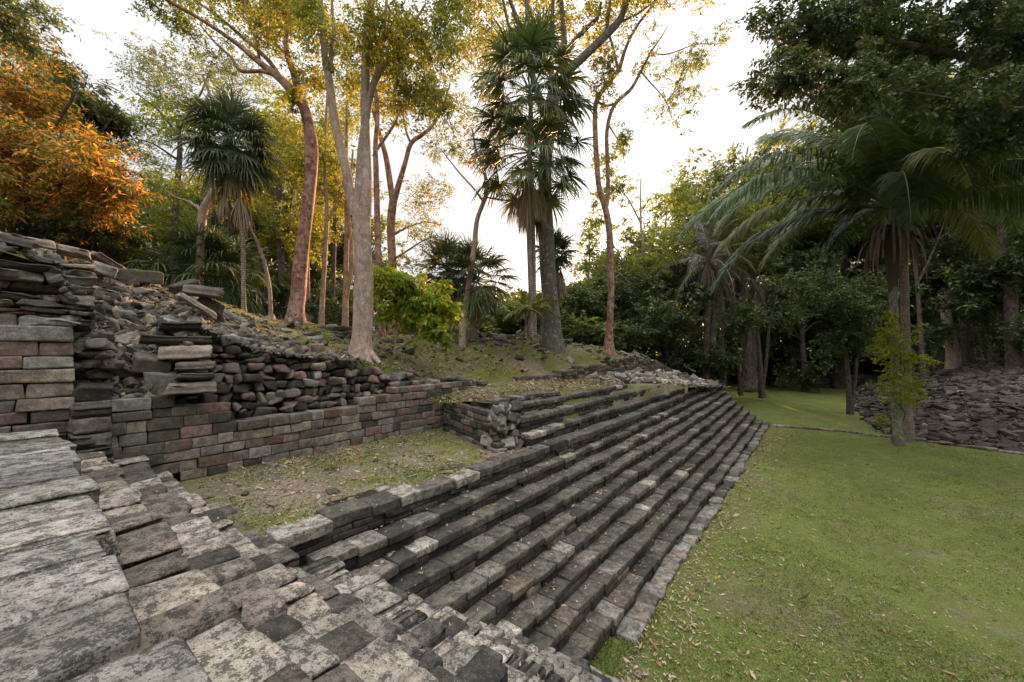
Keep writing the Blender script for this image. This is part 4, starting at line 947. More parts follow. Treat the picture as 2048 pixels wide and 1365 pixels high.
# the dark tree whose boughs hang in from the right
OV = [(4, (.060, .092, .040)), (3, (.090, .125, .048)), (1, (.13, .165, .05)), (.4, (.16, .12, .05))]
tree_px('overhanging_tree', 'dark broad-leaved tree whose boughs hang in over the palm from the top right corner', 'tree', 43, 11,
 [[(2420, 1010, 110), (2400, 760, 90), (2350, 480, 74), (2240, 300, 56), (2120, 200, 40), (1980, 130, 26), (1820, 90, 16), (1660, 70, 9), (1560, 90, 5)], [(2150, 220, 20), (2000, 215, 11, -.5), (1860, 190, 6, -.7), (1720, 170, 4, -.8), (1600, 150, 2.5, -.7)],
  [(2200, 260, 26), (2080, 60, 18, .5), (1900, -20, 12, .5), (1720, -20, 6, .5), (1600, 10, 4, .5)], [(2260, 320, 24), (2150, 330, 16, .8), (2050, 290, 10, 1), (1960, 300, 6, 1)]],
 [(1600, 50, .2, 75, 48, 1, K(90, 44, .27, .115, OV, asp=.5, droop=.5)), (1560, 150, -.6, 62, 44, .8, K(60, 44, .25, .11, OV, asp=.5, droop=.5)), (1720, 40, 0, 90, 60, 1.2, K(110, 46, .28, .115, OV, asp=.5, droop=.5)), (1730, 170, -.8, 100, 36, .8, K(76, 46, .25, .115, OV, asp=.5, droop=.5)),
  (1880, 50, 0, 100, 70, 1.3, K(130, 48, .28, .12, OV, asp=.5, droop=.5)), (1900, 190, -.4, 90, 46, 1, K(60, 46, .26, .12, OV, asp=.5, droop=.5)), (2040, 80, 0, 90, 80, 1.3, K(110, 48, .28, .12, OV, asp=.5, droop=.5)), (2010, 240, .4, 80, 60, 1, K(90, 48, .28, .12, OV, asp=.5, droop=.5)), (2200, 150, 0, 130, 140, 1.5, K(110, 44, .3, .13, OV, asp=.5, droop=.5))], 'bark_dark', 'leaf_dark')
# ------------------------------------------------------------------ palms
def strip(g, pts, wid, side, col):
    pts = np.asarray(pts); n = len(pts); s = np.asarray(side)
    if s.ndim == 1: s = np.broadcast_to(s, (n, 3))
    V = np.stack([pts - s*np.asarray(wid)[:, None]/2, pts + s*np.asarray(wid)[:, None]/2], 1).reshape(-1, 3)
    q = np.array([[2*i, 2*i+1, 2*i+3, 2*i+2] for i in range(n-1)]); g.add(V, q, col, 0.)
def gravity_path(p0, d0, L, n, sag):
    p = np.array(p0, float); d = np.array(d0, float); d /= np.linalg.norm(d); out = [p.copy()]; st = L/n
    for i in range(n):
        d = d + np.array([0, 0, -sag*st*(1+1.2*i/n)]); d /= np.linalg.norm(d); p = p + d*st; out.append(p.copy())
    return np.array(out)
def fan_frond(seed, elev, Lp, Lf, nseg=36, span=130, sag=.30, tip=.9, dead=False, pal=None):
    rng = np.random.default_rng(seed); g = Geo(); e = math.radians(elev)
    ax = gravity_path((0, .05, 0), (0, math.cos(e), math.sin(e)), Lp, 5, sag)
    c0 = palette(rng, 1, pal)[0]
    tube(g, ax, np.linspace(.022, .012, 6), 4, None, col=c0*(.9 if dead else 1.3))
    hub = ax[-1]; d = ax[-1]-ax[-2]; d /= np.linalg.norm(d); X = np.array([1., 0, 0]); Nn = np.cross(X, d)
    sp = span if not dead else 62
    for i in range(nseg):
        a = math.radians(-sp + 2*sp*i/(nseg-1) + rng.normal()*1.5); L = Lf*(1-.30*abs(a)/math.radians(sp))*rng.uniform(.88, 1.05)
        dr = d*math.cos(a) + X*math.sin(a) + Nn*(.10*math.cos(a*2) + rng.normal()*.04)
        if dead: dr = dr*.5 + np.array([0, 0, -.75]) + rng.normal(size=3)*.06
        pts = [hub]; q = hub.copy(); dd = dr/np.linalg.norm(dr); m = 5; st = L/m; brk = rng.uniform(.5, .8)
        for k in range(m):
            f = (k+1)/m; dd = dd + np.array([0, 0, -(tip*(f**2)*st*2.2 + (1.9*st if f > brk and rng.uniform() < .6 else 0))]); dd /= np.linalg.norm(dd); q = q+dd*st; pts.append(q.copy())
        tang = X*math.cos(a) - d*math.sin(a); w0 = Lf*math.radians(2*sp)/nseg*.36
        cc = c0*rng.uniform(.75, 1.25)
        strip(g, pts, [w0*.25, w0*.85, w0*.8, w0*.55, w0*.32, .003], tang + Nn*rng.normal()*.5, cc)
    return g
def pinnate_frond(seed, elev, L, nl=70, ll=.95, sag=.16, pal=None, droop=.6, w=.045, dead=False):
    rng = np.random.default_rng(seed); g = Geo(); e = math.radians(elev)
    n = 22; ax = gravity_path((0, .08, 0), (rng.normal()*.05, math.cos(e), math.sin(e)), L, n, sag)
    c0 = palette(rng, 1, pal)[0]
    tube(g, ax, np.linspace(.055, .008, n+1), 5, None, col=c0*1.6)
    T = np.gradient(ax, axis=0); T /= np.linalg.norm(T, axis=1)[:, None]
    for sd in (-1, 1):
        for i in range(nl):
            f = .10+.89*i/(nl-1); k = f*n; j = min(int(k), n-1); p = ax[j]*(1-(k-j))+ax[j+1]*(k-j); t = T[j]
            S = np.cross(t, [0, 0, 1.]); S /= np.linalg.norm(S)+1e-9; U_ = np.cross(S, t)
            l = ll*(math.sin(math.pi*min(1, .12+f*.86))**.55)*rng.uniform(.85, 1.1)*(1 if f < .93 else .7)
            fw = .45+.75*f; d = S*sd*1.0 + t*fw + U_*(rng.choice([.35, .0, -.3]) if not dead else -.9) + rng.normal(size=3)*.07; d /= np.linalg.norm(d)
            pts = [p]; q = p.copy(); m = 3; st = l/m
            for r in range(m):
                d = d + np.array([0, 0, -droop*st*(1.2+r*.9)]); d /= np.linalg.norm(d); q = q+d*st; pts.append(q.copy())
            sidev = np.cross(d, S*sd); sidev /= np.linalg.norm(sidev)+1e-9
            strip(g, pts, [w*.5, w, w*.8, .004], t*.8+sidev*.6, c0*rng.uniform(.7, 1.3))
    return g
PG = [(3, (.070, .108, .054)), (3, (.095, .135, .062)), (1, (.14, .17, .07))]
PBIG = [(3, (.048, .082, .026)), (3, (.062, .100, .030)), (.4, (.11, .12, .03))]
PGY = [(2, (.055, .078, .022)), (2, (.07, .095, .026)), (.7, (.12, .13, .03))]
PDEAD = [(3, (.30, .235, .17)), (2, (.38, .31, .235)), (1, (.20, .15, .11))]
def palm(name, label, seed, base, path, width, crown, kind, n, elevs, size, pal, bark, n_dead=0, dead_z=0., scale_j=.12, group=None, cat='palm', variants=8, petiole=.9, **kw):
    rng = np.random.default_rng(seed); root = empty(name, base, label, cat, group)
    g = Geo(); C = catmull(np.array(path), len(path)*6)
    tube(g, C, np.linspace(width*1.25, width, len(C))*np.where(np.arange(len(C)) < 3, 1.25, 1), 12, rng, .02)
    g.build('trunk', M[bark], root)
    lo, hi = elevs; meshes = []
    for i in range(variants):
        el = hi + (lo-hi)*i/(variants-1)
        gg = fan_frond(seed*31+i, el, size*petiole*rng.uniform(.85, 1.1), size, pal=pal, **kw) if kind == 'fan' else pinnate_frond(seed*31+i, el, size*rng.uniform(.9, 1.05)*(1 if el < 60 else .85), pal=pal, **kw)
        me = gg.mesh('frond', smooth=False); me.materials.append(M['palm_leaf']); meshes.append(me)
    cr = np.asarray(crown)-np.asarray(base)
    for i in range(n):
        f = i/(n-1); me = meshes[min(variants-1, int(f*variants))]
        o = bpy.data.objects.new('frond', me); COL.objects.link(o); o.parent = root
        az = i*2.39996+rng.normal()*.12; s = rng.uniform(1-scale_j, 1+scale_j)
        o.location = Vector([float(a) for a in (cr + np.array([0, 0, .28*size*(.4-f)*(.6 if kind == 'fan' else .15)]))]); o.rotation_euler = (0, 0, az); o.scale = (s, s, s)
    if n_dead:
        dm = []
        for i in range(3):
            me = (fan_frond(seed*37+i, -38-14*i, size*.6, size*1.15, dead=True, pal=PDEAD, nseg=26) if kind == 'fan' else pinnate_frond(seed*37+i, -68-4*i, size*.5, pal=PDEAD, dead=True, nl=50, ll=.5)).mesh('dead_frond', smooth=False); me.materials.append(M['palm_dead']); dm.append(me)
        for i in range(n_dead):
            o = bpy.data.objects.new('dead_frond', dm[i % 3]); COL.objects.link(o); o.parent = root
            o.location = Vector([float(a) for a in (cr + np.array([0, 0, -dead_z*rng.uniform(.4, 1)]))]); s = rng.uniform(.8, 1.1); o.rotation_euler = (0, 0, i*2.4+rng.normal()*.2); o.scale = (s, s, s)
    return root
def PL(d, *q): return [P(a, b, d) for a, b in q]
# tall fan palm in the centre: two crowns' worth of fronds along the upper stem
palm('fan_palm', 'tall fan palm with the highest dark fronds, in front of the massive grey trunk', 50, P(1061, 672, 15.5), PL(15.5, (1061, 676), (1062, 600), (1059, 500), (1057, 400), (1059, 300), (1062, 190)), .085,
     P(1062, 185, 15.5), 'fan', 50, (-25, 84), 1.45, PG, 'bark_palm', 0, 0, petiole=1.0, sag=.22, tip=.75)
palm('fan_palm', 'second fan palm crown crowding the stem of the tallest, dead brown leaves hanging below it', 51, P(1066, 640, 15.7), PL(15.7, (1068, 672), (1068, 560), (1066, 440), (1062, 330)), .07,
     P(1060, 305, 15.7), 'fan', 32, (-30, 30), 1.3, PG, 'bark_palm', 34, 1.7, petiole=1.3, sag=.2, tip=.8)
palm('fan_palm', 'shaggy fan palm with a dry skirt on a thin pale ringed stem', 52, P(488, 640, 13.3), PL(13.3, (488, 646), (487, 560), (485, 470), (478, 380), (470, 330)), .058,
     P(464, 290, 13.3), 'fan', 60, (-60, 82), 1.12, [(1, (.085, .115, .07)), (1, (.11, .14, .085))], 'bark_palm', 16, 1.35, petiole=.75)
palm('fan_palm', 'low bushy fan palm with drooping fronds behind the smooth pale trunk', 53, P(415, 640, 16), PL(16, (415, 650), (414, 600), (412, 560)), .10, P(410, 555, 16), 'fan', 50, (-40, 82), 1.35, PG, 'bark_palm2', 4, .6, petiole=.9)
palm('fan_palm', 'small dark fan palm leaning right of the low bushy one', 54, P(462, 650, 16.5), PL(16.5, (462, 656), (465, 610), (462, 565)), .10, P(460, 550, 16.5), 'fan', 30, (-35, 75), 1.2, PG, 'bark_palm2', 0, 0)
palm('fan_palm', 'small fan palm against the bright sky, left of the thin crooked tree', 55, P(905, 672, 17.5), PL(17.5, (905, 680), (903, 620), (900, 560)), .09, P(898, 545, 17.5), 'fan', 46, (-50, 82), 1.05, PG, 'bark_palm2', 4, .5, petiole=.8)
palm('fan_palm', 'small fan palm with wide arching fronds right of the thin crooked tree', 56, P(945, 674, 17), PL(17, (945, 682), (948, 620), (950, 575)), .09, P(952, 560, 17), 'fan', 36, (-45, 72), 1.15, PG, 'bark_palm2', 2, .5, petiole=.9)
palm('fan_palm', 'shaggy young palm clinging behind the foot of the massive grey trunk', 57, P(1112, 672, 18.9), PL(18.9, (1112, 680), (1113, 600), (1112, 520)), .13, P(1108, 505, 18.9), 'fan', 28, (-40, 80), 1.0, PGY, 'fibre', 14, .8, petiole=.5)
# great pinnate palm on the lawn
B5 = P(1797, 890, 17.68)
pr = palm('feather_palm', 'great feather palm with huge arching fronds and a shaggy brown boot, standing on the lawn', 60, B5, PL(17.68, (1797, 893), (1793, 820), (1791, 740), (1789, 650), (1786, 560), (1786, 420)), .14,
     P(1788, 408, 17.68), 'pinnate', 52, (26, 88), 9.2, PBIG, 'bark_palm2', 0, 0, sag=.135, nl=130, ll=1.5, w=.075, droop=.42, variants=11)
g = Geo(); rng = np.random.default_rng(3); c0 = P(1784, 455, 17.68)
for i in range(80):
    a = rng.uniform(0, 6.28); r0 = rng.uniform(.16, .42); st = c0 + np.array([math.cos(a)*r0, math.sin(a)*r0, rng.uniform(-.5, .35)])
    p = gravity_path(st, (math.cos(a)*.9, math.sin(a)*.9, rng.uniform(.1, .7)), rng.uniform(1.2, 2.6), 8, rng.uniform(1.4, 2.4))
    strip(g, p, np.linspace(.17, .03, 9)*rng.uniform(.5, 1.4), np.array([-math.sin(a), math.cos(a), rng.normal()*.3]), palette(rng, 1, [(2, (.09, .065, .052)), (2, (.14, .105, .09)), (.6, (.22, .18, .165))])[0])
tube(g, PL(17.68, (1788, 600), (1786, 560), (1785, 500), (1784, 450)), [.13, .18, .26, .22], 12, rng, .15, col=(.10, .075, .06))
g.build('leaf_boots', M['palm_dead'], pr, smooth=False)
palm('slim_palm', 'slim spotted palm stem rising close beside the great feather palm', 61, P(1816, 878, 18.4), PL(18.4, (1816, 882), (1814, 760), (1810, 620), (1807, 480), (1806, 380)), .145, P(1806, 365, 18.4), 'pinnate', 14, (0, 80), 3.6, PGY, 'bark_palm', 0, 0, nl=60, ll=.6, w=.04, variants=5)
palm('feather_palm', 'distant feather palm with dull brown drooping fronds left of the great palm', 62, P(1410, 765, 32), PL(32, (1410, 770), (1413, 700), (1416, 600), (1418, 530)), .22, P(1418, 520, 32), 'pinnate', 26, (-40, 80), 5.4, [(2, (.12, .105, .085)), (1, (.075, .085, .04))], 'fibre', 8, .6, sag=.24, nl=60, ll=.8, w=.06, variants=7)
palm('feather_palm', 'younger green feather palm rising behind the dull drooping one', 63, P(1445, 765, 36), PL(36, (1445, 770), (1443, 650), (1440, 520)), .2, P(1440, 500, 36), 'pinnate', 18, (0, 84), 6.0, PGY, 'fibre', 4, .4, sag=.14, nl=60, ll=.8, w=.06, variants=6)
palm('feather_palm', 'dark arching feather palm on the scree mound behind the pale broken trunk', 64, P(1880, 760, 36), PL(36, (1880, 765), (1880, 730), (1880, 700)), .2, P(1880, 695, 36), 'pinnate', 18, (-10, 80), 5.0, PG, 'fibre', 0, 0, nl=60, ll=.8, w=.06, variants=6)
# climber on the palm stems
t = Plant(65); ys = np.arange(896, 600, -8); wind = np.array([P(1797+13*math.sin(y*.07), y, 17.62-.19*math.cos(y*.07)) for y in ys]); tube(t.wood, wind, np.linspace(.02, .008, len(ys)), 5, t.rng)
t.nodes = list(wind); t.nr = [.014]*len(ys)
for (px, py, rx, rz, n) in ((1785, 690, 44, 46, 80), (1795, 770, 50, 50, 90), (1828, 700, 30, 50, 50), (1775, 830, 18, 36, 14), (1795, 640, 24, 24, 14), (1830, 760, 18, 40, 12)):
    t.blob(P(px, py, 17.3), (rx/F*17.5, .4, rz/F*17.5), n, 27, .2, .10, [(3, (.20, .26, .035)), (2, (.28, .30, .04)), (1, (.12, .17, .03))], droop=.5, twig=.35)
t.build('climbing_vine', 'yellow-green creeper wrapped round the stems of the great feather palm', 'vine', P(1795, 880, 17.4), 'bark_dark')
# seedling palms at the foot of the tall fan palm
for lab, px, d in (('small bright feathery seedling palm at the foot of the tall fan palm', 1052, 15.0), ('small bright feathery seedling palm touching the massive grey trunk', 1082, 16.6)):
    palm('seedling_palm', lab, 70+px % 7, P(px, 655, d), PL(d, (px, 668), (px, 645), (px, 622)), .04, P(px, 618, d), 'pinnate', 9, (-5, 70), 1.0, [(1, (.14, .15, .03))], 'fibre', 0, 0, sag=.7, nl=22, ll=.36, w=.035, variants=4)
# ------------------------------------------------------------------ forest behind: a few kinds, copied
def kind_tree(seed, H, cr, trunk_r, pal, nblob, ncl, nleaf, spread, size, bark, low=.35, leafm='leaf', flat=.7, wide=1.0, lean=.5):
    t = Plant(seed); rng = t.rng; top = H*.9
    pts = [(0, 0, -.4)]; x = y = 0
    for k in range(1, 6): x += rng.normal()*lean*.5; y += rng.normal()*lean*.5; pts.append((x, y, top*k/5))
    t.limb(pts, [trunk_r*1.5, trunk_r, trunk_r*.85, trunk_r*.7, trunk_r*.45, trunk_r*.2], 8, .05, .2)
    P5 = catmull(np.array(pts), 30)
    for i in range(7):
        k = rng.integers(10, 24); a = i*2.4+rng.normal()*.3; p = P5[k]; e = p + np.array([math.cos(a)*cr*wide*.75, math.sin(a)*cr*wide*.75, rng.uniform(.1, .3)*H*.5])
        t.limb([p, p*.5+e*.5+[0, 0, rng.uniform(-.2, .5)], e], [trunk_r*.35, trunk_r*.22, trunk_r*.08], 5)
    for i in range(nblob):
        a = i*2.4; f = rng.uniform(0, 1); z = H*(low + (1-low)*rng.uniform(.05, .92)); rr = cr*wide*math.sin(math.pi*min(1, max(.15, (z/H-low)/(1-low)*.8+.15)))*rng.uniform(.3, .8)
        t.blob((math.cos(a)*rr, math.sin(a)*rr, z), (cr*.42, cr*.42, cr*.32), ncl, nleaf, spread, size, pal, flat=flat)
    me = (t.wood.mesh('trunk'), t.leaf.mesh('crown', smooth=False)); me[0].materials.append(M[bark]); me[1].materials.append(M[leafm]); return me
KT = {
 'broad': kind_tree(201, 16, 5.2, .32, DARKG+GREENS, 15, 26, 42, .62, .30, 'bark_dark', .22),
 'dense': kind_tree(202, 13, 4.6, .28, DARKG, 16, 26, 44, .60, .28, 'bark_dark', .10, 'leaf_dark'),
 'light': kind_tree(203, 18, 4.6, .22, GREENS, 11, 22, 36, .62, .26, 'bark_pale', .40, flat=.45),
 'feather': kind_tree(204, 15, 5.6, .22, GREENS+[(1.5, GOLDG[1][1])], 11, 22, 38, .62, .24, 'bark_grey', .45, flat=.35, wide=1.15),
 'slim': kind_tree(205, 17, 2.8, .16, GOLDG, 8, 20, 36, .5, .24, 'bark_pale', .40),
 'bush': kind_tree(206, 4.5, 3.0, .08, DARKG+[(3, GREENS[1][1])], 16, 16, 44, .42, .20, 'bark_dark', .02),
 'under': kind_tree(207, 6.5, 2.8, .09, DARKG, 12, 16, 44, .48, .24, 'bark_dark', .02, 'leaf_dark'),
}
used = {}
def place(kind, px, d, top_py, z0, label, name, cat='tree', group=None, rot=None, wx=1.0):
    rng = np.random.default_rng(int(px*7+d*13)); H = {'broad': 16, 'dense': 13, 'light': 18, 'feather': 15, 'slim': 17, 'bush': 4.5, 'under': 6.5}[kind]
    top = EYE + (HY-top_py)/F*d; s = max(.2, (top-z0)/H/.98); x = (px-CX)/F*d
    root = empty(name, (x, d, z0), label, cat, group); root.rotation_euler = (0, 0, rng.uniform(0, 6.28) if rot is None else rot)
    sx = s*wx*rng.uniform(.92, 1.08); root.scale = (sx, sx, s)
    for nm, me in zip(('trunk', 'crown'), KT[kind]):
        o = bpy.data.objects.new(nm, me); COL.objects.link(o); o.parent = root
    return root
FT = 'trees of the forest edge behind the ruin'
GL = {'L': 'forest tree behind the left side of the mound, a dark crown between the trunks', 'C': 'low thicket bush below the bright gap in the sky, beyond the mound',
      'R': 'dark forest tree behind the far end of the stair', 'M': 'dark tree shading the scree mound at the right', 'U': 'dark undergrowth bush along the forest edge'}
GG = {'L': 'dark crowns between the trunks on the left', 'C': 'thicket bushes below the sky gap', 'R': 'forest trees beyond the stair', 'M': 'trees over the scree mound', 'U': 'undergrowth bushes'}
NM = {'L': 'forest_tree', 'C': 'thicket_bush', 'R': 'forest_tree', 'M': 'forest_tree', 'U': 'undergrowth_bush'}
for (k, px, d, top, z0, c, wx) in [
  ('broad', 300, 27, 390, 2, 'L', 1.0), ('broad', 430, 30, 330, 2, 'L', 1.0), ('dense', 520, 27, 380, 2, 'L', 1.0), ('broad', 600, 32, 230, 1.5, 'L', 1.0), ('dense', 230, 24, 420, 3, 'L', 1.0), ('dense', 380, 24, 470, 3, 'L', 1.0),
  ('dense', 690, 30, 420, 1, 'L', .9), ('broad', 120, 30, 380, 2, 'L', 1.0), ('feather', 520, 36, 230, 1, 'L', 1.0), ('feather', 640, 40, 330, 1, 'L', 1.0), ('dense', 610, 26, 500, 2.4, 'L', 1.), ('broad', -40, 24, 250, 3, 'L', 1.0), ('slim', 560, 24, 210, 3, 'L', 1.), 
  ('dense', 450, 22, 520, 3.2, 'L', .8), ('dense', 560, 22, 540, 3.2, 'L', .8), ('dense', 680, 23, 560, 3, 'L', .8), ('under', 330, 20, 545, 4, 'L', 1.2), ('under', 500, 19.5, 560, 4, 'L', 1.2), ('under', 640, 20, 575, 4, 'L', 1.2), ('under', 740, 21, 585, 4, 'L', 1.2),
  ('bush', 900, 30, 625, 1.5, 'C', 1.5), ('bush', 960, 27, 618, 1.5, 'C', 1.3), ('bush', 1010, 30, 600, 1.5, 'C', 1.4), ('bush', 1060, 29, 596, 1.5, 'C', 1.4), ('bush', 830, 26, 610, 2, 'C', 1.4), ('bush', 1130, 31, 590, 1.2, 'C', 1.3), ('bush', 1000, 42, 588, 0, 'C', 1.7), ('bush', 1090, 45, 590, 0, 'C', 1.7), ('bush', 880, 42, 600, 0, 'C', 1.7),
  ('light', 1175, 38, 400, 0, 'R', .8), ('light', 1265, 34, 320, 0, 'R', .9), ('dense', 1180, 30, 560, 0, 'R', 1.0), ('dense', 1260, 30, 530, 0, 'R', 1.0), ('dense', 1330, 34, 500, 0, 'R', 1.), ('feather', 1340, 44, 400, 0, 'R', 1.0), ('broad', 1400, 48, 345, 0, 'R', .9), ('feather', 1420, 42, 330, 0, 'R', .9), ('feather', 1500, 50, 255, 0, 'R', .8), ('broad', 1500, 46, 330, 0, 'R', .9),
  ('broad', 1580, 46, 290, 0, 'R', .9), ('dense', 1480, 50, 430, 0, 'R', 1.2), ('dense', 1560, 52, 420, 0, 'R', 1.2), ('dense', 1650, 50, 400, 0, 'R', 1.2), ('broad', 1680, 44, 260, 0, 'R', 1.0), ('dense', 1740, 48, 380, 0, 'R', 1.2), ('dense', 1610, 40, 480, 0, 'R', .8), ('under', 1340, 34, 600, 0, 'R', 1.3), ('dense', 1240, 44, 480, 0, 'R', 1.), ('dense', 1140, 44, 560, 0, 'R', 1.),
  ('broad', 1820, 40, 230, 2, 'M', 1.0), ('broad', 1960, 36, 200, 3, 'M', 1.0), ('dense', 2000, 30, 330, 3.3, 'M', 1.0), ('dense', 1890, 42, 400, 2.5, 'M', 1.0), ('broad', 2100, 30, 200, 4, 'M', 1.0), ('dense', 2080, 26, 420, 3.8, 'M', .9), ('dense', 1930, 46, 520, 3, 'M', 1.2), ('dense', 1830, 50, 560, 2, 'M', 1.2), ('dense', 2010, 42, 560, 3.5, 'M', 1.2),
  ('under', 1400, 50, 655, 0, 'U', 1.3), ('under', 1470, 54, 650, 0, 'U', 1.3), ('under', 1545, 55, 640, 0, 'U', 1.4), ('under', 1620, 52, 645, 0, 'U', 1.4), ('under', 1690, 54, 640, 0, 'U', 1.4), ('under', 1760, 56, 640, 1, 'U', 1.4), ('under', 1850, 50, 640, 2.5, 'U', 1.3), ('under', 1300, 40, 640, 0, 'U', 1.3), ('under', 1360, 42, 640, 0, 'U', 1.3), ('under', 1980, 44, 650, 3.5, 'U', 1.3), ('under', 1240, 34, 650, 0, 'U', 1.3), ('under', 1170, 33, 640, 0, 'U', 1.3)]:
    place(k, px, d, top, z0, GL[c], NM[c], 'bush' if c in 'CU' else 'tree', GG[c], wx=wx)
# the wood that closes the view, one mass
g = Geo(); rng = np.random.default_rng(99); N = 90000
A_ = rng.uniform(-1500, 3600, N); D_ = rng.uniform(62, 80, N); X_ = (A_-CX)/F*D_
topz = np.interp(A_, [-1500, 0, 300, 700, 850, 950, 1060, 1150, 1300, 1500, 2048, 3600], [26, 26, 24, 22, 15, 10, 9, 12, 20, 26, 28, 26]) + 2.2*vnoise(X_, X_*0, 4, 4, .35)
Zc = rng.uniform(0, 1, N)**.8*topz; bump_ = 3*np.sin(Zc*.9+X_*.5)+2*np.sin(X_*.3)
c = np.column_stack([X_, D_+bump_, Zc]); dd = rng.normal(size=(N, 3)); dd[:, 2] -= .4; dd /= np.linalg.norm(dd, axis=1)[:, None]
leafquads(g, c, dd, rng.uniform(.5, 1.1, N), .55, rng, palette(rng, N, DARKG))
# out-of-view ring of the wood, added to block low sky light from behind
N = 60000; th = rng.uniform(math.radians(64), math.radians(296), N); R_ = rng.uniform(27, 38, N); X_ = np.sin(th)*R_+6; Y_ = np.cos(th)*R_
Zc = rng.uniform(.02, 1, N)**.8*(17+4*np.sin(th*9)); dd = rng.normal(size=(N, 3)); dd /= np.linalg.norm(dd, axis=1)[:, None]
leafquads(g, np.column_stack([X_, Y_, Zc]), dd, rng.uniform(.5, 1.0, N), .5, rng, palette(rng, N, DARKG))
tag(g.build('forest', M['leaf'], None, smooth=False), kind='stuff')
# slim dark trees standing on the lawn
for i, (lab, d0, x0, y0, w, blobs) in enumerate([
  ('small dark twin-stemmed tree standing on the lawn left of the great feather palm', 26, 1702, 832, 13, [(1690, 620, 60, 50), (1650, 580, 50, 40), (1740, 590, 50, 46), (1700, 680, 40, 24)]),
  ('thin dark stem with a mossy foot at the shaded end of the stair', 31, 1482, 785, 9, [(1475, 640, 30, 40)]),
  ('dark fibrous trunk on the lawn beyond the top of the stair', 33, 1525, 790, 12, [(1530, 600, 50, 50)]),
  ('broad dark trunk at the end of the low ruined platform', 40, 1500, 770, 34, [(1510, 520, 70, 60), (1450, 560, 50, 50)])]):
    tree_px('shade_tree', lab, 'tree', 300+i, d0, [[(x0, y0, w*1.5), (x0-3, y0-25, w), (x0-6, y0-80, w*.85), (x0-12, y0-150, w*.6), (x0-14, y0-220, w*.3)], [(x0-1, y0-8, w*.8), (x0+7, y0-60, w*.6), (x0+14, y0-140, w*.5), (x0+30, y0-200, w*.25)]],
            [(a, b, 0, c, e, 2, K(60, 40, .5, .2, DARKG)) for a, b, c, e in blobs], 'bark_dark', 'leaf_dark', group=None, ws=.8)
tree_px('broken_tree', 'pale broken-topped trunk leaning left on top of the scree mound', 'tree', 310, 32, [[(1908, 752, 40), (1904, 700, 30), (1896, 650, 26), (1888, 600, 26), (1884, 585, 20)], [(1892, 615, 16), (1900, 585, 12), (1906, 555, 8)]], [(1900, 540, 0, 30, 20, 1, K(14, 34, .4, .2, DARKG))], 'bark_pale', 'leaf_dark')
for i, (lab, px, d, w, bk) in enumerate([('thick dark red trunk just right of the pale broken trunk', 1940, 33, 34, 'bark_dark'), ('slimmer dark red trunk beside the thick one', 1960, 35, 20, 'bark_dark'), ('dark trunk near the photo edge above the scree mound', 2032, 27, 40, 'bark_dark'), ('straight dark trunk behind the creeper-covered palm stems', 1848, 30, 14, 'bark_dark')]):
    tree_px('scree_tree', lab, 'tree', 320+i, d, [[(px, 770 if d > 28 else 755, w*1.4), (px-2, 730, w), (px-8, 650, w*.85), (px-14, 560, w*.75), (px-30, 440, w*.5), (px-20, 330, w*.3)], [(px-14, 570, w*.5), (px+20, 500, w*.4), (px+50, 420, w*.2)], [(px-14, 540, w*.4), (px-60, 480, w*.3), (px-90, 400, w*.2)]],
            [(px-20, 380, 0, 90, 70, 2, K(70, 40, .55, .2, DARKG)), (px+40, 450, 0, 60, 50, 2, K(40, 40, .55, .2, DARKG))], bk, 'leaf_dark', group=None)
# ------------------------------------------------------------------ fallen leaves and ground cover
LIT = [(3, (.40, .30, .21)), (3, (.30, .215, .15)), (1, (.47, .36, .25)), (.6, (.34, .15, .07)), (.4, (.40, .31, .09)), (1.5, (.17, .12, .085))]
def litter(g, XYZ, rng, size, pal=LIT, lift=.012):
    N = len(XYZ); a = rng.uniform(0, 6.28, N); d = np.column_stack([np.cos(a), np.sin(a), rng.normal(size=N)*.22]); d /= np.linalg.norm(d, axis=1)[:, None]
    L = size*rng.lognormal(0, .35, N); W = L*rng.uniform(.18, .42, N); n = rng.normal(size=(N, 3))*.35; n[:, 2] = 1
    s = np.cross(d, n); s /= np.linalg.norm(s, axis=1)[:, None]; nn = np.cross(s, d); cu = rng.uniform(-.1, .35, N)[:, None]*L[:, None]
    c = XYZ + np.array([0, 0, lift]); L = L[:, None]; W = W[:, None]
    V = np.stack([c, c+d*L*.4+s*W*.5+nn*cu*.4, c+d*L+nn*cu, c+d*L*.45-s*W*.5+nn*cu*.2, c+d*L*.5-nn*cu*.1], 1).reshape(-1, 3)
    i = np.arange(N)[:, None]*5
    T = np.concatenate([i+[[0, 1, 4]], i+[[1, 2, 4]], i+[[2, 3, 4]], i+[[3, 0, 4]]])
    g.add(V, T, np.repeat(palette(rng, N, pal), 5, 0), 0.)
rng = np.random.default_rng(123)
g = Geo()
# terrace
N = 2600; u = rng.uniform(1.9, 7.3, N); v = rng.uniform(-7.85, -4.75, N); k = rng.uniform(size=N) < np.clip(.35+.5*vnoise(u, v, 6, 2, 1.2)+.5*(v < -7), .12, 1); u, v = u[k], v[k]
litter(g, UV(u, v, terr_z(u, v)), rng, .075)
# ledge
N = 7000; u = rng.uniform(6.6, 28, N); v = rng.uniform(-7.8, -5.2, N); k = (v < -5.75) | (u > 17); u, v = u[k], v[k]
litter(g, UV(u, v, ledge_z(u, v)+.01), rng, .09)
# mound
N = 16000; u = rng.uniform(-2, 27, N); v = -8.2-rng.gamma(1.6, 2.2, N); k = v > -18; u, v = u[k], v[k]
litter(g, UV(u, v, mound_z(u, v)), rng, .085)
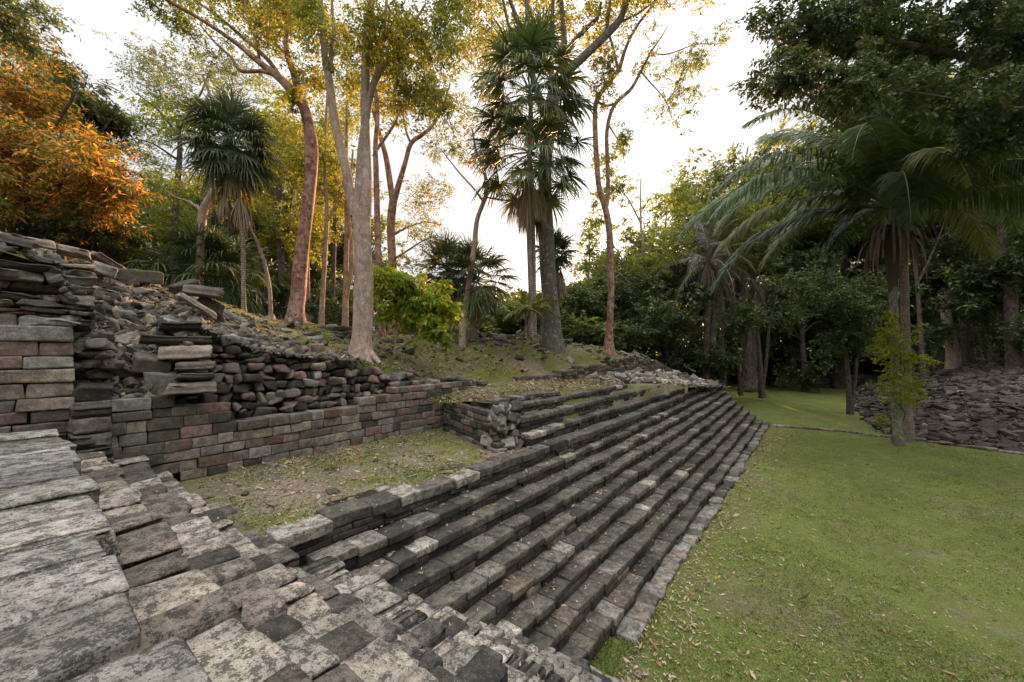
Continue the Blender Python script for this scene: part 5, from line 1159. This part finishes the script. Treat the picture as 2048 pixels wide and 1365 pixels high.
# steps
for kk in list(range(-3, 9)):
    z = UZ[kk] if kk < 0 else RZ[kk]; u0 = {-1: 6.8, -2: 6.6, -3: 6.5}.get(kk, BU.get(kk, 0)); u1 = {-1: 20, -2: 16.9, -3: 14}.get(kk, farend.get(kk, 0))
    n = int((u1-u0)*13); u = rng.uniform(u0, u1, n); off = np.abs(rng.normal(size=n))*.09; vr = np.array([v_row(kk, a) for a in u]); vb = np.array([v_row(kk-1, a) for a in u]) if kk > -3 else vr-.3
    v = np.maximum(vb+.03+off*.9, vb+.02); v = np.minimum(v, vr-.01)
    litter(g, UV(u, v, z+.012), rng, .055)
for kk in range(-3, 9):
    n = 22; v = rng.uniform(-7.4 if kk < 1 else v_row(kk, BU[kk]), -.5, n); u = np.array([b_edge(kk, q) for q in v])-(BUe[kk]-BUe[kk-1])*rng.uniform(.1, .95, n)
    litter(g, UV(u, v, BZ[kk]+.03), rng, .05)
# lawn, thickest along the stair foot
N = 30000; y = 3.5+38*rng.uniform(0, 1, N)**1.3; x = rng.uniform(-.3, 1.45, N)*y; uu_, vv_ = toUV(x, y)
k = (vv_ > -2.1) & (rm_z(x, y) < .05) & (rng.uniform(size=N) < .42 + .5*np.exp(-(vv_+2.1)/1.3)); x, y = x[k], y[k]
litter(g, np.column_stack([x, y, lawn_z(x, y)]), rng, .052)
N = 42000; y = 3.5+22*rng.uniform(0, 1, N)**1.4; x = rng.uniform(-.3, 1.45, N)*y; uu_, vv_ = toUV(x, y); k = (vv_ > -2.1) & (rm_z(x, y) < .05); x, y = x[k], y[k]
litter(g, np.column_stack([x, y, lawn_z(x, y)]), rng, .020, LIT+[(3, (.12, .10, .06))], lift=.02)
for (a0, a1, b0, b1, n_, zf) in ((1.9, 7.3, -7.85, -4.75, 6000, terr_z), (7, 26, -7.8, -5.8, 9000, ledge_z), (-1, 26, -16, -8.3, 26000, mound_z)):
    u = rng.uniform(a0, a1, n_); v = rng.uniform(b0, b1, n_); litter(g, UV(u, v, zf(u, v)), rng, .03, LIT, lift=.015)
N = 3500; u = rng.uniform(4.6, 27, N); v = -2.1+rng.gamma(1.2, .45, N); litter(g, UV(u, v, .01), rng, .07)
# right mound, sparse
tag(g.build('fallen_leaves', M['litter'], None, smooth=False), kind='stuff')

def blades(g, XYZ, rng, h, w, pal, n=3):
    N = len(XYZ)*n; c = np.repeat(XYZ, n, 0) + np.column_stack([rng.normal(size=(N, 2))*h*.7, np.zeros(N)])
    d = rng.normal(size=(N, 3))*.75; d[:, 2] = rng.uniform(.25, 1.1, N); d /= np.linalg.norm(d, axis=1)[:, None]
    L = h*rng.uniform(.5, 1.4, N); leafquads(g, c - np.array([0, 0, .004]), d, L, L*w, rng, palette(rng, N, pal))
GP = [(4, (.110, .162, .032)), (3, (.145, .205, .040)), (2, (.08, .12, .026)), (1, (.22, .18, .10)), (1.0, (.24, .23, .08)), (.6, (.33, .27, .16))]
g = Geo()
N = 90000; y = 4.0+26*rng.uniform(0, 1, N)**1.7; x = rng.uniform(-.3, 1.4, N)*y; uu_, vv_ = toUV(x, y)
p = .6+.75*vnoise(x, y, 31, 4, 1.3); near = np.clip((vv_+2.25)/1.3, .12, 1); k = (vv_ > -2.25) & (rm_z(x, y) < .03) & (rng.uniform(size=N) < p*near); x, y = x[k], y[k]
blades(g, np.column_stack([x, y, lawn_z(x, y)]), rng, .034, .35, GP, 4)
N = 16000; u = rng.uniform(1.8, 7.4, N); v = rng.uniform(-7.9, -4.7, N); k = rng.uniform(size=N) < np.clip(.28+.9*vnoise(u, v, 33, 4, 1.8), 0, 1); u, v = u[k], v[k]
blades(g, UV(u, v, terr_z(u, v)), rng, .028, .5, GP, 4)
N = 26000; u = rng.uniform(6.6, 24, N); v = rng.uniform(-7.9, -5.75, N); k = rng.uniform(size=N) < np.clip(.25+.8*vnoise(u, v, 34, 4, 1.3), 0, 1)*np.clip((24-u)/10, .1, 1); u, v = u[k], v[k]
blades(g, UV(u, v, ledge_z(u, v)), rng, .035, .5, GP, 3)
N = 60000; u = rng.uniform(-3, 26, N); v = -8.15-rng.gamma(1.5, 2.2, N); k = (rng.uniform(size=N) < np.clip(.22+.8*vnoise(u, v, 35, 4, 1.1), 0, 1)) & (v > -17); u, v = u[k], v[k]
blades(g, UV(u, v, mound_z(u, v)), rng, .04, .5, GP, 3)
N = 2600; u = rng.uniform(4.5, 6.6, N); v = rng.uniform(-2.75, -2.0, N); k = v > -2.62+(u > 5.5)*.35; u, v = u[k], v[k]; blades(g, UV(u, v, .0), rng, .034, .35, GP, 4)
# tufts in the joints of the near landing
N = 900; v = rng.uniform(-7.5, -1, N); u = rng.uniform(-1.2, .2, N); blades(g, UV(u, v, 3.13+0*u), rng, .055, .12, GP+[(4, (.25, .20, .12))], 3)
tag(g.build('grass', M['grass'], None, smooth=False), kind='stuff')
# ------------------------------------------------------------------ camera, sky, sun
cam = bpy.data.cameras.new('camera'); co = bpy.data.objects.new('camera', cam); COL.objects.link(co)
co.location = (0, 0, EYE); co.rotation_euler = (math.radians(90), 0, 0)
cam.sensor_width = 36; cam.lens = F/2048*36; cam.shift_y = (HY-682.5)/2048; cam.clip_end = 3000; cam.clip_start = .05
scene.camera = co
SUN_AZ, SUN_EL = math.radians(14), math.radians(11)     # azimuth east of the view direction (+Y)
w = bpy.data.worlds.new('World'); scene.world = w; w.use_nodes = True; nt = w.node_tree; nt.nodes.clear()
out = nt.nodes.new('ShaderNodeOutputWorld'); bg = nt.nodes.new('ShaderNodeBackground'); sky = nt.nodes.new('ShaderNodeTexSky')
sky.sky_type = 'NISHITA'; sky.sun_disc = False; sky.sun_elevation = SUN_EL; sky.sun_rotation = SUN_AZ
sky.air_density = 1.0; sky.dust_density = 4.0; sky.ozone_density = 1.0
hs = nt.nodes.new('ShaderNodeHueSaturation'); hs.inputs['Saturation'].default_value = .2
mx = nt.nodes.new('ShaderNodeMix'); mx.data_type = 'RGBA'; mx.inputs[0].default_value = .93; mx.inputs[7].default_value = (2.85, 2.85, 2.9, 1)  # thin high cloud
nt.links.new(sky.outputs[0], hs.inputs['Color']); nt.links.new(hs.outputs[0], mx.inputs[6]); tcw = nt.nodes.new('ShaderNodeTexCoord'); sx = nt.nodes.new('ShaderNodeSeparateXYZ'); nt.links.new(tcw.outputs['Generated'], sx.inputs[0])   # brighter towards the zenith: raised above the view to light the ground
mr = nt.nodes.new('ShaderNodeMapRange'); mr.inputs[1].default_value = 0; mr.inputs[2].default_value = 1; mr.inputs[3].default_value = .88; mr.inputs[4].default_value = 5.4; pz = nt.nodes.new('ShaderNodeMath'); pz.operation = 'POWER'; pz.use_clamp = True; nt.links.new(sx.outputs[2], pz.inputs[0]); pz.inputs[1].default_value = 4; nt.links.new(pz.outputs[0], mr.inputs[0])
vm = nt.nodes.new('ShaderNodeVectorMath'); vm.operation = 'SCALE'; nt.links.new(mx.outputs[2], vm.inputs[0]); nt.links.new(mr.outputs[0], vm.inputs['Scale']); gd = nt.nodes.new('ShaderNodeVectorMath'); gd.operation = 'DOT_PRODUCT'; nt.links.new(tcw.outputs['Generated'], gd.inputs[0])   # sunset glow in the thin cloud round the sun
gd.inputs[1].default_value = (math.sin(SUN_AZ*.6), math.cos(SUN_AZ*.6), -.02)
gp = nt.nodes.new('ShaderNodeMath'); gp.operation = 'POWER'; gp.use_clamp = True; nt.links.new(gd.outputs['Value'], gp.inputs[0]); gp.inputs[1].default_value = 16
gm = nt.nodes.new('ShaderNodeMix'); gm.data_type = 'RGBA'; gm.blend_type = 'ADD'; nt.links.new(gp.outputs[0], gm.inputs[0]); nt.links.new(vm.outputs[0], gm.inputs[6]); gm.inputs[7].default_value = (1.15, .34, .06, 1)
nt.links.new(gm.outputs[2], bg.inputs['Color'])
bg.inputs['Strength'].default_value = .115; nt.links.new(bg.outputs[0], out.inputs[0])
sd = bpy.data.lights.new('sun', 'SUN'); so = bpy.data.objects.new('sun', sd); COL.objects.link(so)
sd.energy = 5.0; sd.angle = math.radians(.6); sd.color = (1.0, .56, .27)
d = Vector((math.sin(SUN_AZ)*math.cos(SUN_EL), math.cos(SUN_AZ)*math.cos(SUN_EL), math.sin(SUN_EL)))
so.rotation_euler = d.to_track_quat('Z', 'Y').to_euler(); so.location = (20, 40, 30)
vs = scene.view_settings; vs.view_transform = 'Standard'; vs.look = 'None'; vs.exposure = 1.55; vs.gamma = 1
scene.render.engine = 'CYCLES'; cy = scene.cycles
cy.max_bounces = 6; cy.diffuse_bounces = 3; cy.glossy_bounces = 2; cy.transmission_bounces = 4; cy.transparent_max_bounces = 4
cy.use_denoising = True; cy.sample_clamp_indirect = 8; cy.caustics_reflective = False; cy.caustics_refractive = False
